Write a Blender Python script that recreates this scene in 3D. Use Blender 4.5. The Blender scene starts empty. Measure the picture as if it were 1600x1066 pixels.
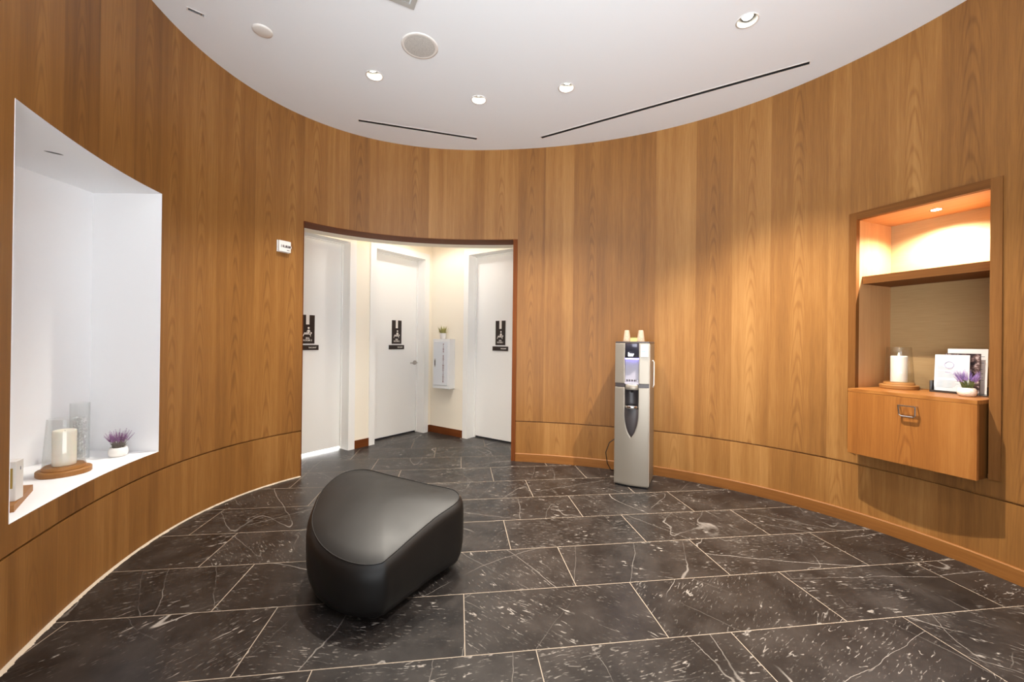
import bpy, bmesh, math, random
from mathutils import Vector, Matrix
random.seed(7)
SC = bpy.context.scene
COL = SC.collection
PI = math.pi
V3 = Vector
H = 3.362            # ceiling height
EYE = 1.28

# ------------------------------------------------------------------ materials
def srgb(r, g, b):
    f = lambda c: (c/255/12.92) if c/255 <= 0.04045 else ((c/255+0.055)/1.055)**2.4
    return (f(r), f(g), f(b), 1)

def mat(name, col, rough=0.5, metal=0.0, spec=0.5, emit=None, es=0.0, coat=0.0, trans=0.0, alpha=1.0):
    m = bpy.data.materials.new(name); m.use_nodes = True
    b = m.node_tree.nodes['Principled BSDF']
    b.inputs['Base Color'].default_value = col
    b.inputs['Roughness'].default_value = rough
    b.inputs['Metallic'].default_value = metal
    b.inputs['Specular IOR Level'].default_value = spec
    b.inputs['Coat Weight'].default_value = coat
    b.inputs['Transmission Weight'].default_value = trans
    b.inputs['Alpha'].default_value = alpha
    if emit:
        b.inputs['Emission Color'].default_value = emit
        b.inputs['Emission Strength'].default_value = es
    return m

class NT:
    def __init__(s, m):
        s.t = m.node_tree; s.n = s.t.nodes; s.b = s.n['Principled BSDF']
    def new(s, typ, **kw):
        n = s.n.new(typ)
        for k, v in kw.items(): setattr(n, k, v)
        return n
    def link(s, a, b): s.t.links.new(a, b)
    def math(s, op, a, b=None, c=None, clamp=False):
        n = s.n.new('ShaderNodeMath'); n.operation = op; n.use_clamp = clamp
        for i, x in enumerate((a, b, c)):
            if x is None: continue
            if isinstance(x, (int, float)): n.inputs[i].default_value = x
            else: s.link(x, n.inputs[i])
        return n.outputs[0]
    def comb(s, x, y, z):
        n = s.n.new('ShaderNodeCombineXYZ')
        for i, v in enumerate((x, y, z)):
            if isinstance(v, (int, float)): n.inputs[i].default_value = v
            else: s.link(v, n.inputs[i])
        return n.outputs[0]
    def noise(s, vec, scale=1, detail=3, rough=0.55, dist=0.0):
        n = s.n.new('ShaderNodeTexNoise'); s.link(vec, n.inputs['Vector'])
        n.inputs['Scale'].default_value = scale; n.inputs['Detail'].default_value = detail
        n.inputs['Roughness'].default_value = rough; n.inputs['Distortion'].default_value = dist
        return n.outputs['Fac']
    def mix(s, f, a, b, typ='MIX'):
        n = s.n.new('ShaderNodeMix'); n.data_type = 'RGBA'; n.blend_type = typ
        for x, i in ((f, 0), (a, 6), (b, 7)):
            if isinstance(x, (int, float)): n.inputs[i].default_value = x
            elif isinstance(x, tuple): n.inputs[i].default_value = x
            else: s.link(x, n.inputs[i])
        return n.outputs[2]
    def ramp(s, f, stops):
        n = s.n.new('ShaderNodeValToRGB'); s.link(f, n.inputs[0])
        e = n.color_ramp.elements
        while len(e) < len(stops): e.new(0.5)
        for i, (p, c) in enumerate(stops): e[i].position = p; e[i].color = c
        return n.outputs[0]
    def smooth(s, x, lo, hi):
        n = s.n.new('ShaderNodeMapRange'); n.interpolation_type = 'SMOOTHSTEP'
        s.link(x, n.inputs[0]); n.inputs[1].default_value = lo; n.inputs[2].default_value = hi
        return n.outputs[0]

def wood(name, dark, mid, light, rough=0.42, tone_amt=0.35, cath=0.3, spec=0.35):
    """Veneer: grain runs along v of the UV map (metres); 'tone' UV = (offset from leaf centre, random)."""
    m = mat(name, mid, rough, spec=spec); q = NT(m)
    uv = q.new('ShaderNodeUVMap'); uv.uv_map = 'UVMap'
    tn = q.new('ShaderNodeUVMap'); tn.uv_map = 'tone'
    s1 = q.new('ShaderNodeSeparateXYZ'); q.link(uv.outputs[0], s1.inputs[0])
    s2 = q.new('ShaderNodeSeparateXYZ'); q.link(tn.outputs[0], s2.inputs[0])
    u, v, du, rnd = s1.outputs[0], s1.outputs[1], s2.outputs[0], s2.outputs[1]
    rz = q.math('MULTIPLY', rnd, 37.0)
    warp = q.noise(q.comb(q.math('MULTIPLY', u, 5.0), q.math('MULTIPLY', v, 1.1), rz), 1, 3)
    uw = q.math('ADD', u, q.math('MULTIPLY', q.math('SUBTRACT', warp, 0.5), 0.035))
    fine = q.noise(q.comb(q.math('MULTIPLY', uw, 150), q.math('MULTIPLY', v, 5.0), rz), 1, 4, 0.65)
    band = q.noise(q.comb(q.math('MULTIPLY', uw, 22), q.math('MULTIPLY', v, 0.35), rz), 1, 4, 0.55)
    broad = q.noise(q.comb(q.math('MULTIPLY', u, 4.0), q.math('MULTIPLY', v, 0.5), rz), 1, 2)
    # cathedral arches, on some leaves only
    k = q.math('MULTIPLY', q.math('MULTIPLY', du, du), 190.0)
    c = q.math('ADD', q.math('ADD', q.math('MULTIPLY', v, 1.3), k), q.math('MULTIPLY', warp, 1.1))
    c = q.math('ADD', c, rz)
    arch = q.math('ABSOLUTE', q.math('SUBTRACT', q.math('FRACT', q.math('MULTIPLY', c, 4.0)), 0.5))
    archf = q.smooth(arch, 0.0, 0.3)
    near = q.smooth(q.math('ABSOLUTE', du), 0.075, 0.01)
    some = q.smooth(q.math('FRACT', q.math('MULTIPLY', rnd, 7.13)), 0.35, 0.6)
    f = q.math('ADD', q.math('MULTIPLY', q.math('SUBTRACT', fine, 0.5), 0.55), q.math('MULTIPLY', q.math('SUBTRACT', band, 0.5), 0.65))
    f = q.math('ADD', f, q.math('MULTIPLY', q.math('SUBTRACT', broad, 0.5), 0.6))
    f = q.math('ADD', f, q.math('MULTIPLY', q.math('MULTIPLY', q.math('MULTIPLY', q.math('SUBTRACT', archf, 0.6), near), some), cath))
    f = q.math('ADD', f, q.math('MULTIPLY', q.math('SUBTRACT', rnd, 0.5), tone_amt))
    f = q.math('ADD', f, 0.5, clamp=True)
    q.link(q.ramp(f, [(0.0, dark), (0.5, mid), (1.0, light)]), q.b.inputs['Base Color'])
    q.link(q.math('ADD', q.math('MULTIPLY', fine, 0.10), rough - 0.06), q.b.inputs['Roughness'])
    bm = q.new('ShaderNodeBump'); bm.inputs['Strength'].default_value = 0.06; bm.inputs['Distance'].default_value = 0.002
    q.link(fine, bm.inputs['Height']); q.link(bm.outputs[0], q.b.inputs['Normal'])
    return m

M = {}
M['wall_wood'] = wood('oak_veneer', srgb(100, 63, 29), srgb(139, 94, 46), srgb(172, 126, 72), tone_amt=.65, cath=.2)
M['cab_wood'] = wood('oak_veneer_cabinet', srgb(112, 64, 24), srgb(148, 92, 40), srgb(176, 120, 62), tone_amt=0.15)
M['carcass_wood'] = wood('oak_veneer_pale', srgb(158, 110, 66), srgb(188, 142, 94), srgb(208, 168, 122), tone_amt=0.1, cath=0)
M['frame_wood'] = wood('oak_edge_trim', srgb(78, 45, 18), srgb(108, 67, 29), srgb(134, 90, 45), rough=.6, spec=.15, tone_amt=0.2, cath=0)
M['base_wood'] = wood('oak_baseboard', srgb(98, 58, 24), srgb(132, 84, 38), srgb(158, 108, 58), tone_amt=0.15, cath=0)
M['dark_wood'] = wood('dark_stained_trim', srgb(74, 36, 14), srgb(108, 58, 26), srgb(134, 78, 38), rough=.65, spec=.12, tone_amt=0.2, cath=0)
M['board_wood'] = wood('acacia', srgb(108, 66, 28), srgb(156, 106, 54), srgb(190, 142, 86), rough=0.5, tone_amt=0.2, cath=0.1)
M['black'] = mat('black_plastic', srgb(20, 19, 20), 0.4)
M['slot_black'] = mat('slot_black', srgb(22, 19, 18), 0.7)
M['white_paint'] = mat('white_satin_paint', srgb(236, 234, 230), 0.45)
M['ceiling'] = mat('ceiling_paint', srgb(238, 242, 246), 0.9, spec=0.2)
M['niche'] = mat('niche_paint', srgb(240, 240, 241), 0.8, spec=0.2)
M['cream'] = mat('cream_wallcover', srgb(240, 231, 214), 0.85, spec=0.2)
M['steel'] = mat('brushed_steel', srgb(180, 176, 170), 0.3, metal=1.0)
M['chrome'] = mat('chrome', srgb(215, 215, 215), 0.12, metal=1.0)
M['ceramic'] = mat('white_ceramic', srgb(238, 234, 228), 0.35)
M['wax'] = mat('ivory_wax', srgb(243, 236, 222), 0.55)
M['wax'].node_tree.nodes['Principled BSDF'].inputs['Subsurface Weight'].default_value = 0.3
M['wax'].node_tree.nodes['Principled BSDF'].inputs['Subsurface Radius'].default_value = (0.03, 0.02, 0.012)
M['caulk'] = mat('pale_caulk', srgb(188, 172, 152), 0.9)
M['grille'] = mat('speaker_mesh', srgb(176, 174, 169), 0.8)
M['white_plastic'] = mat('white_plastic', srgb(228, 225, 220), 0.45)
M['cool_silver'] = mat('silver_plastic', srgb(150, 142, 131), 0.36, metal=0.5)
M['cool_side'] = mat('silver_side_panel', srgb(128, 114, 96), 0.4, metal=0.55)
M['cool_dark'] = mat('graphite_plastic', srgb(62, 57, 58), 0.35)
M['cool_hood'] = mat('glossy_graphite', srgb(74, 72, 84), 0.18, metal=0.4)
M['blue_led'] = mat('blue_led_bar', srgb(120, 110, 255), 0.4, emit=srgb(130, 120, 255), es=9)
M['recess_silver'] = mat('recess_silver', srgb(170, 165, 176), 0.35, metal=0.2)
M['lit_white'] = mat('lit_logo', (1, 1, 1, 1), 0.5, emit=(0.9, 0.95, 1, 1), es=1.6)
M['label_paper_glow'] = mat('label_paper_glow', srgb(244, 246, 246), 0.6, emit=(0.93, 0.97, 1, 1), es=0.12)  # paper label with a faint glow added, not a lamp
M['mint_print'] = mat('mint_print', srgb(150, 205, 200), 0.7)
M['sign_brown'] = mat('sign_dark_brown', srgb(40, 27, 21), 0.45)
M['sign_white'] = mat('sign_white', srgb(235, 228, 220), 0.6)
M['fe_white'] = mat('enamelled_steel', srgb(226, 226, 226), 0.4)
M['fe_door'] = mat('enamelled_door', srgb(214, 217, 222), 0.35)
M['fe_text'] = mat('dark_red_print', srgb(110, 40, 48), 0.6)
M['dark_gap'] = mat('dark_gap_shade', srgb(22, 24, 40), 0.6)  # shade of the gaps under the doors, put in as colour
M['lav_purple'] = mat('lavender_purple', srgb(170, 142, 200), 0.8)
M['lav_purple2'] = mat('lavender_mauve', srgb(158, 116, 156), 0.8)
M['leaf'] = mat('sage_green', srgb(116, 122, 70), 0.75)
M['leaf_grey'] = mat('grey_green', srgb(138, 128, 120), 0.8)
M['leaf_pale'] = mat('pale_green', srgb(172, 165, 100), 0.75)
M['gold'] = mat('gold_foil', srgb(176, 150, 82), 0.4, metal=0.6)
M['cord'] = mat('cord_rubber', srgb(30, 24, 22), 0.6)
M['lamp'] = mat('lamp_face', (1, 1, 1, 1), 0.5, emit=(1, 0.93, 0.82, 1), es=14)
M['lamp_cab'] = mat('lamp_face_cabinet', (1, 1, 1, 1), 0.5, emit=(1, 0.95, 0.88, 1), es=30)
M['lamp_off'] = mat('lamp_housing', srgb(84, 80, 76), 0.5)
M['reflector'] = mat('white_reflector', srgb(250, 246, 238), 0.4)
M['cove_led'] = mat('warm_led_strip', (1, 1, 1, 1), 0.5, emit=(1, 0.80, 0.50, 1), es=18)
M['flame'] = mat('flame', (1, 0.8, 0.4, 1), 0.5, emit=(1, 0.72, 0.35, 1), es=8)
M['slate_sign'] = mat('smoke_acrylic', srgb(60, 54, 50), 0.25)
M['dark_print'] = mat('dark_print', srgb(44, 30, 30), 0.6)
M['grey_print'] = mat('grey_print', srgb(130, 132, 140), 0.7)
M['lilac_print'] = mat('lilac_print', srgb(186, 178, 208), 0.7)
M['card_paper'] = mat('card_paper', srgb(214, 218, 220), 0.7)
M['card_white'] = mat('white_card', srgb(232, 226, 220), 0.7)
M['frost'] = mat('frosted_cup', srgb(222, 204, 182), 0.3, alpha=0.35)

def leather():
    m = mat('black_leather', srgb(17, 14, 12), 0.42, spec=0.38); q = NT(m)
    tc = q.new('ShaderNodeTexCoord')
    n1 = q.noise(tc.outputs['Object'], 260, 3, 0.6)
    n2 = q.noise(tc.outputs['Object'], 6, 3, 0.6)
    q.link(q.math('ADD', q.math('MULTIPLY', n2, 0.16), 0.38), q.b.inputs['Roughness'])
    b = q.new('ShaderNodeBump'); b.inputs['Strength'].default_value = 0.08; b.inputs['Distance'].default_value = 0.001
    q.link(n1, b.inputs['Height']); q.link(b.outputs[0], q.b.inputs['Normal'])
    return m
M['leather'] = leather()

def fabric_wall():
    m = mat('woven_wallcover', srgb(196, 160, 106), 0.85, spec=0.2); q = NT(m)
    uv = q.new('ShaderNodeUVMap'); uv.uv_map = 'UVMap'
    mp = q.new('ShaderNodeMapping'); mp.inputs['Scale'].default_value = (8, 260, 1); q.link(uv.outputs[0], mp.inputs[0])
    n = q.noise(mp.outputs[0], 1, 3, 0.6)
    q.link(q.mix(n, srgb(150, 120, 80), srgb(178, 148, 106)), q.b.inputs['Base Color'])
    return m
M['woven'] = fabric_wall()

def glass():
    m = bpy.data.materials.new('clear_glass'); m.use_nodes = True
    t = m.node_tree; t.nodes.clear()
    o = t.nodes.new('ShaderNodeOutputMaterial'); mx = t.nodes.new('ShaderNodeMixShader')
    tr = t.nodes.new('ShaderNodeBsdfTransparent'); gl = t.nodes.new('ShaderNodeBsdfGlossy'); fr = t.nodes.new('ShaderNodeLayerWeight')
    gl.inputs['Roughness'].default_value = 0.03; fr.inputs[0].default_value = 0.5
    tr.inputs[0].default_value = (0.97, 0.975, 0.97, 1)
    pw = t.nodes.new('ShaderNodeMath'); pw.operation = 'POWER'; pw.inputs[1].default_value = 4; t.links.new(fr.outputs['Facing'], pw.inputs[0])
    ma = t.nodes.new('ShaderNodeMath'); ma.operation = 'MULTIPLY_ADD'; ma.inputs[1].default_value = .55; ma.inputs[2].default_value = .035; t.links.new(pw.outputs[0], ma.inputs[0])
    t.links.new(ma.outputs[0], mx.inputs[0]); t.links.new(tr.outputs[0], mx.inputs[1]); t.links.new(gl.outputs[0], mx.inputs[2])
    t.links.new(mx.outputs[0], o.inputs[0])
    return m
M['glass'] = glass()

def stone_floor():
    m = mat('black_marble_tile', srgb(36, 32, 31), 0.36, spec=0.35); q = NT(m)
    tc = q.new('ShaderNodeTexCoord')
    sp = q.new('ShaderNodeSeparateXYZ'); q.link(tc.outputs['Object'], sp.inputs[0])
    x, y = sp.outputs[0], sp.outputs[1]
    ca, sa = math.cos(.1318), math.sin(.1318); W = 0.4073
    u = q.math('ADD', q.math('MULTIPLY', x, ca), q.math('MULTIPLY', y, sa))
    v = q.math('SUBTRACT', q.math('MULTIPLY', y, ca), q.math('MULTIPLY', x, sa))
    vr = q.math('DIVIDE', q.math('SUBTRACT', v, 1.6494), W)
    row = q.math('FLOOR', vr)
    uu = q.math('ADD', q.math('DIVIDE', q.math('SUBTRACT', u, 0.0407), W), q.math('MULTIPLY', row, 0.7217))
    uu = q.math('DIVIDE', uu, 2.165)
    til = q.math('FLOOR', uu)
    fv = q.math('ABSOLUTE', q.math('SUBTRACT', q.math('FRACT', vr), 0.5))
    fu = q.math('ABSOLUTE', q.math('SUBTRACT', q.math('FRACT', uu), 0.5))
    gv = q.math('GREATER_THAN', fv, 0.5 - 0.0042); gu = q.math('GREATER_THAN', fu, 0.5 - 0.0021)
    grout = q.math('MAXIMUM', gv, gu)
    # random per tile
    wn = q.new('ShaderNodeTexWhiteNoise'); wn.noise_dimensions = '2D'
    q.link(q.comb(row, til, 0), wn.inputs['Vector'])
    rnd = wn.outputs['Value']
    rz = q.math('MULTIPLY', rnd, 60)
    P = q.comb(u, v, rz)
    # rotate pattern a little per tile
    vr2 = q.new('ShaderNodeVectorRotate'); vr2.rotation_type = 'Z_AXIS'; q.link(P, vr2.inputs['Vector'])
    q.link(q.math('MULTIPLY', q.math('SUBTRACT', rnd, 0.5), 2.0), vr2.inputs['Angle'])
    PR = vr2.outputs[0]
    warp = q.new('ShaderNodeTexNoise'); q.link(PR, warp.inputs['Vector']); warp.inputs['Scale'].default_value = 7; warp.inputs['Detail'].default_value = 4
    wv = q.new('ShaderNodeVectorMath'); wv.operation = 'SCALE'; q.link(warp.outputs['Color'], wv.inputs[0]); wv.inputs['Scale'].default_value = 0.035
    ad = q.new('ShaderNodeVectorMath'); ad.operation = 'ADD'; q.link(PR, ad.inputs[0]); q.link(wv.outputs[0], ad.inputs[1])
    PW = ad.outputs[0]
    def vein(scale, width, det, vec, stretch=(1, 1, 1)):
        mp = q.new('ShaderNodeMapping'); mp.inputs['Scale'].default_value = stretch; q.link(vec, mp.inputs[0])
        n = q.noise(mp.outputs[0], scale, det, 0.5)
        return q.smooth(q.math('ABSOLUTE', q.math('SUBTRACT', n, 0.5)), width, width*0.25)
    main = q.math('MULTIPLY', vein(1.3, 0.0016, 0.4, PW, (.22, 1.6, 1)), q.smooth(q.noise(PR, 1.6, 1), 0.42, 0.54))
    second = vein(2.2, 0.0024, 0.5, PW, (1.5, .28, 1))
    mask1 = q.smooth(q.noise(PR, 2.2, 2), 0.42, 0.62)
    # short dashes, clustered
    dash = vein(13, 0.020, 1.5, PW, (0.35, 2.6, 1))
    mask2 = q.smooth(q.noise(q.comb(q.math('ADD', u, 5.3), v, rz), 5.5, 3), 0.44, 0.62)
    mask3 = q.smooth(q.noise(PR, 26, 2), 0.5, 0.6)
    mps = q.new('ShaderNodeMapping'); mps.inputs['Scale'].default_value = (.45, 1.9, 1); q.link(PW, mps.inputs[0]); SPV = mps.outputs[0]
    spk = q.smooth(q.noise(SPV, 60, 2, 0.6), 0.6, 0.72)
    cloud = q.noise(PW, 5.0, 5, 0.65)
    base = q.mix(q.smooth(cloud, 0.3, 0.75), srgb(19, 17, 17), srgb(48, 43, 40))
    base = q.mix(q.math('MULTIPLY', q.math('SUBTRACT', rnd, 0.35), 0.25), base, srgb(62, 56, 52))
    vf = q.math('MAXIMUM', q.math('MULTIPLY', main, 0.75), q.math('MULTIPLY', q.math('MULTIPLY', second, mask1), 0.45))
    vf = q.math('MAXIMUM', vf, q.math('MULTIPLY', q.math('MULTIPLY', q.math('MULTIPLY', dash, mask2), mask3), 0.75))
    vf = q.math('MAXIMUM', vf, q.math('MULTIPLY', q.math('MULTIPLY', spk, q.smooth(q.noise(PR, 4.0, 2), 0.40, 0.65)), 0.42))
    colr = q.mix(vf, base, srgb(158, 150, 142))
    colr = q.mix(grout, colr, srgb(150, 136, 120))
    q.link(colr, q.b.inputs['Base Color'])
    q.link(q.math('ADD', q.math('MULTIPLY', cloud, 0.16), q.math('ADD', q.math('MULTIPLY', grout, 0.3), 0.26)), q.b.inputs['Roughness'])
    b = q.new('ShaderNodeBump'); b.inputs['Strength'].default_value = 0.12; b.inputs['Distance'].default_value = 0.003
    q.link(q.math('SUBTRACT', q.math('MULTIPLY', cloud, 0.4), grout), b.inputs['Height']); q.link(b.outputs[0], q.b.inputs['Normal'])
    return m
M['floor'] = stone_floor()

# ------------------------------------------------------------------ mesh helpers
def tag(o, label=None, cat=None, group=None, kind=None):
    if label: o['label'] = label
    if cat: o['category'] = cat
    if group: o['group'] = group
    if kind: o['kind'] = kind
    return o

class MB:
    """Collects quads/polys with UV (metres) and tone, builds ONE mesh object."""
    def __init__(s): s.v = []; s.f = []; s.uv = []; s.tn = []; s.sm = []
    def poly(s, pts, uvs=None, tone=(0.5, 0.5), smooth=False):
        i = len(s.v); s.v += [tuple(p) for p in pts]; s.f.append(list(range(i, i+len(pts))))
        s.uv.append(uvs or [(p[0], p[1]) for p in pts]); s.sm.append(smooth)
        s.tn.append(tone if isinstance(tone, list) else [tone]*len(pts))
    def box(s, lo, hi, mtx=None, grain='z', tone=None):
        """box in local axes; grain = axis the veneer runs along"""
        x0, y0, z0 = lo; x1, y1, z1 = hi
        c = [(x0,y0,z0),(x1,y0,z0),(x1,y1,z0),(x0,y1,z0),(x0,y0,z1),(x1,y0,z1),(x1,y1,z1),(x0,y1,z1)]
        ro = random.random(); g = 'xyz'.index(grain); oth = [k for k in range(3) if k != g]
        for f in ((0,3,2,1),(4,5,6,7),(0,1,5,4),(1,2,6,5),(2,3,7,6),(3,0,4,7)):
            P = [c[k] for k in f]
            # face normal axis
            ax = [k for k in range(3) if abs(P[0][k]-P[2][k]) < 1e-9]
            ax = ax[0] if ax else 0
            if ax == g: uvs = [(p[oth[0]]+p[oth[1]]*0.3+ro, p[oth[1]]*.1) for p in P]
            else:
                ua = [k for k in oth if k != ax][0]; uvs = [(p[ua]+ro*3, p[g]+ro*5) for p in P]
            cu = sum(a[0] for a in uvs)/4
            tn = [(a[0]-cu, tone if tone is not None else ro) for a in uvs]
            s.poly([(mtx @ V3(p)) if mtx else p for p in P], uvs, tn)
        return s
    def tube(s, path, r, n=10, cap=True, smooth=True):
        path = [V3(p) for p in path]; rings = []
        rr = r if isinstance(r, (list, tuple)) else [r]*len(path)
        up = None
        for i, p in enumerate(path):
            d = (path[min(i+1, len(path)-1)] - path[max(i-1, 0)]).normalized()
            if up is None: up = d.orthogonal().normalized()
            up = (up - d*up.dot(d)).normalized(); w = d.cross(up)
            rings.append([p + (up*math.cos(2*PI*k/n) + w*math.sin(2*PI*k/n))*rr[i] for k in range(n)])
        for a, b in zip(rings, rings[1:]):
            for k in range(n): s.poly([a[k], a[(k+1)%n], b[(k+1)%n], b[k]], smooth=smooth)
        if cap: s.poly(rings[0][::-1]); s.poly(rings[-1])
        return s
    def lathe(s, prof, n=40, c=(0,0,0), smooth=True, sx=1, sy=1):
        """prof list of (r,z)"""
        for (r0, z0), (r1, z1) in zip(prof, prof[1:]):
            for k in range(n):
                a, b = 2*PI*k/n, 2*PI*(k+1)/n
                P = lambda r, t, z: (c[0]+r*sx*math.cos(t), c[1]+r*sy*math.sin(t), c[2]+z)
                if r0 < 1e-7: pts = [P(r0,a,z0), P(r1,b,z1), P(r1,a,z1)]
                elif r1 < 1e-7: pts = [P(r0,a,z0), P(r0,b,z0), P(r1,a,z1)]
                else: pts = [P(r0,a,z0), P(r0,b,z0), P(r1,b,z1), P(r1,a,z1)]
                s.poly(pts, [(p[0], p[1]) for p in pts], smooth=smooth)
        return s
    def prism(s, outline, z0, z1, mtx=None):
        T = (lambda p: mtx @ V3(p)) if mtx else (lambda p: p)
        n = len(outline)
        s.poly([T((x, y, z1)) for x, y in outline]); s.poly([T((x, y, z0)) for x, y in outline[::-1]])
        for k in range(n):
            a, b = outline[k], outline[(k+1) % n]
            s.poly([T((*a, z0)), T((*b, z0)), T((*b, z1)), T((*a, z1))])
        return s
    def build(s, name, m, parent=None, merge=True, bevel=0, loc=None, rot=None, solid=0):
        me = bpy.data.meshes.new(name)
        bm = bmesh.new(); uvl = bm.loops.layers.uv.new('UVMap'); tl = bm.loops.layers.uv.new('tone')
        for f, uv, tn, sm in zip(s.f, s.uv, s.tn, s.sm):
            vs = [bm.verts.new(s.v[i]) for i in f]
            fc = bm.faces.new(vs); fc.smooth = sm
            for lp, a, b in zip(fc.loops, uv, tn): lp[uvl].uv = a; lp[tl].uv = b
        if merge: bmesh.ops.remove_doubles(bm, verts=bm.verts, dist=1e-5)
        bm.to_mesh(me); bm.free()
        o = bpy.data.objects.new(name, me); COL.objects.link(o); me.materials.append(m)
        if parent is not None: o.parent = parent
        if loc is not None: o.location = loc
        if rot is not None: o.rotation_euler = rot
        if bevel:
            b = o.modifiers.new('bevel', 'BEVEL'); b.width = bevel; b.segments = 2; b.limit_method = 'ANGLE'; b.angle_limit = math.radians(40)
            b.harden_normals = False
        if solid:
            b = o.modifiers.new('solid', 'SOLIDIFY'); b.thickness = solid; b.offset = 1
        return o

def empty(name, loc, rz=0, label=None, cat=None, group=None):
    o = bpy.data.objects.new(name, None); o.empty_display_size = 0.05; COL.objects.link(o)
    o.location = loc; o.rotation_euler = (0, 0, rz)
    return tag(o, label, cat, group)

def text(name, body, size, m, parent, loc, rot=(PI/2, 0, 0), depth=0.0008, align='CENTER', spacing=1.0, line=1.0, bold=0.0):
    cu = bpy.data.curves.new(name, 'FONT'); cu.body = body; cu.size = size; cu.extrude = depth; cu.align_x = align; cu.align_y = 'CENTER'
    cu.space_character = spacing; cu.space_line = line; cu.offset = bold; cu.resolution_u = 3
    t = bpy.data.objects.new(name+'_tmp', cu); COL.objects.link(t)
    bpy.context.view_layer.update()
    me = bpy.data.meshes.new_from_object(t.evaluated_get(bpy.context.evaluated_depsgraph_get()))
    bpy.data.objects.remove(t); bpy.data.curves.remove(cu)
    me.name = name; me.materials.clear(); me.materials.append(m)
    o = bpy.data.objects.new(name, me); COL.objects.link(o); o.parent = parent; o.location = loc; o.rotation_euler = rot
    return o

def kids(o): return [c for c in bpy.data.objects if c.parent == o]
def copy_tree(o, parent=None):
    c = o.copy(); COL.objects.link(c)
    if parent is not None: c.parent = parent
    for ch in kids(o):
        k = copy_tree(ch, c); k.matrix_parent_inverse = ch.matrix_parent_inverse.copy()
    return c

# ------------------------------------------------------------------ the oval plan of the room
CO = [2.42795, 0.02238, -0.05283, 0.07195, -0.24195, 0.02274, 0.06587, -0.03885, -0.0201, 0.01398, 0.01024]
CEN = (0.25, 2.1)
def polar(t):
    r = CO[0]
    for k in range(1, 6): r += CO[2*k-1]*math.cos(k*t) + CO[2*k]*math.sin(k*t)
    return V3((CEN[0]+r*math.cos(t), CEN[1]+r*math.sin(t)))
NS = 4000
T0, T1 = -2.2, -7.28
PTS = [polar(T0+(T1-T0)*i/NS) for i in range(NS+1)]
ARC = [0.0]
for a, b in zip(PTS, PTS[1:]): ARC.append(ARC[-1]+(b-a).length)
STOT = ARC[-1]
def Wp(s, off=0.0):
    """point on the wall line at arc length s, pushed outward by off"""
    import bisect
    i = min(max(bisect.bisect(ARC, s)-1, 0), NS-1)
    f = (s-ARC[i])/(ARC[i+1]-ARC[i]); p = PTS[i].lerp(PTS[i+1], f)
    j0, j1 = max(i-6, 0), min(i+7, NS)
    d = (PTS[j1]-PTS[j0]).normalized()
    n = V3((-d.y, d.x))
    if n.dot(p-V3(CEN)) < 0: n = -n
    return p + n*off
OP0, OP1, OPH = 3.88, 6.066, 2.388          # opening to the spa rooms
NI0, NI1, NIB, NIT = 1.563, 2.642, 0.55, 2.207   # white display niche
CA0, CA1, CAB, CAT = 8.956, 9.703, 0.53, 2.24    # oak cabinet
GZ0, GZ1 = 0.423, 0.4345                     # shadow groove
seams = [0.0, .3, .62, .9, 1.22, NI0, 1.86, 2.12, 2.40, NI1, 2.839, 3.117, 3.449, 3.676, OP0, 4.097, 4.30, 4.492, 4.82, 5.099, 5.373, 5.70, OP1,
         6.36, 6.662, 7.05, 7.475, 7.837, 8.14, 8.431, 8.822, CA0, 9.169, 9.432, CA1, 9.92, 10.25, 10.6, 10.9, 11.3, 11.7, 12.1, STOT]
tones = [random.uniform(.2, .8) for _ in seams]
fix = {6.36: .62, 6.662: .42, 7.05: .34, 7.475: .72, 7.837: .5, 8.14: .66, 8.431: .40, 8.822: .62, OP1: .42, 5.70: .66, 5.373: .6, 5.099: .74, 4.82: .42, 4.492: .6, 4.30: .36, 4.097: .6,
       OP0: .4, 3.676: .42, 3.449: .55, 3.117: .4, 2.839: .5, NI1: .38}
for k, v in fix.items(): tones[seams.index(k)] = v

def wall_strip(s0, s1, z0, z1, rows_extra=()):
    """veneered wall patch between arc lengths s0..s1 and heights z0..z1, with the groove cut in"""
    mb = MB()
    cuts = sorted(set([s0, s1] + [x for x in seams if s0 < x < s1]))
    zs = [(z0, 0)]
    if z0 < GZ0 < z1: zs += [(GZ0, 0), (GZ0, .014), (GZ1, .014), (GZ1, 0)]
    zs += [(z1, 0)]
    for a, b in zip(cuts, cuts[1:]):
        mid = (a+b)/2; pi_ = max(i for i, x in enumerate(seams) if x <= mid+1e-6)
        pc = (seams[pi_]+seams[pi_+1])/2; n = max(2, int((b-a)/0.03))
        for j in range(n):
            sa, sb = a+(b-a)*j/n, a+(b-a)*(j+1)/n
            for (za, oa), (zb, ob) in zip(zs, zs[1:]):
                low = zb <= GZ0+1e-6 and z0 < GZ0
                rnd = tones[pi_] + (0.0 if not low else 0.07)
                p = [(*Wp(sa, oa), za), (*Wp(sb, oa), za), (*Wp(sb, ob), zb), (*Wp(sa, ob), zb)]
                sh = 7.3 if low else 0
                mb.poly(p, [(sa, za+sh), (sb, za+sh), (sb, zb+sh), (sa, zb+sh)],
                        [(sa-pc, rnd), (sb-pc, rnd), (sb-pc, rnd), (sa-pc, rnd)], smooth=False)
    return mb
def shade_curved(o):
    for p in o.data.polygons: p.use_smooth = True
    try:
        m = o.modifiers.new('split', 'EDGE_SPLIT'); m.split_angle = math.radians(30)
    except Exception: pass

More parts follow.
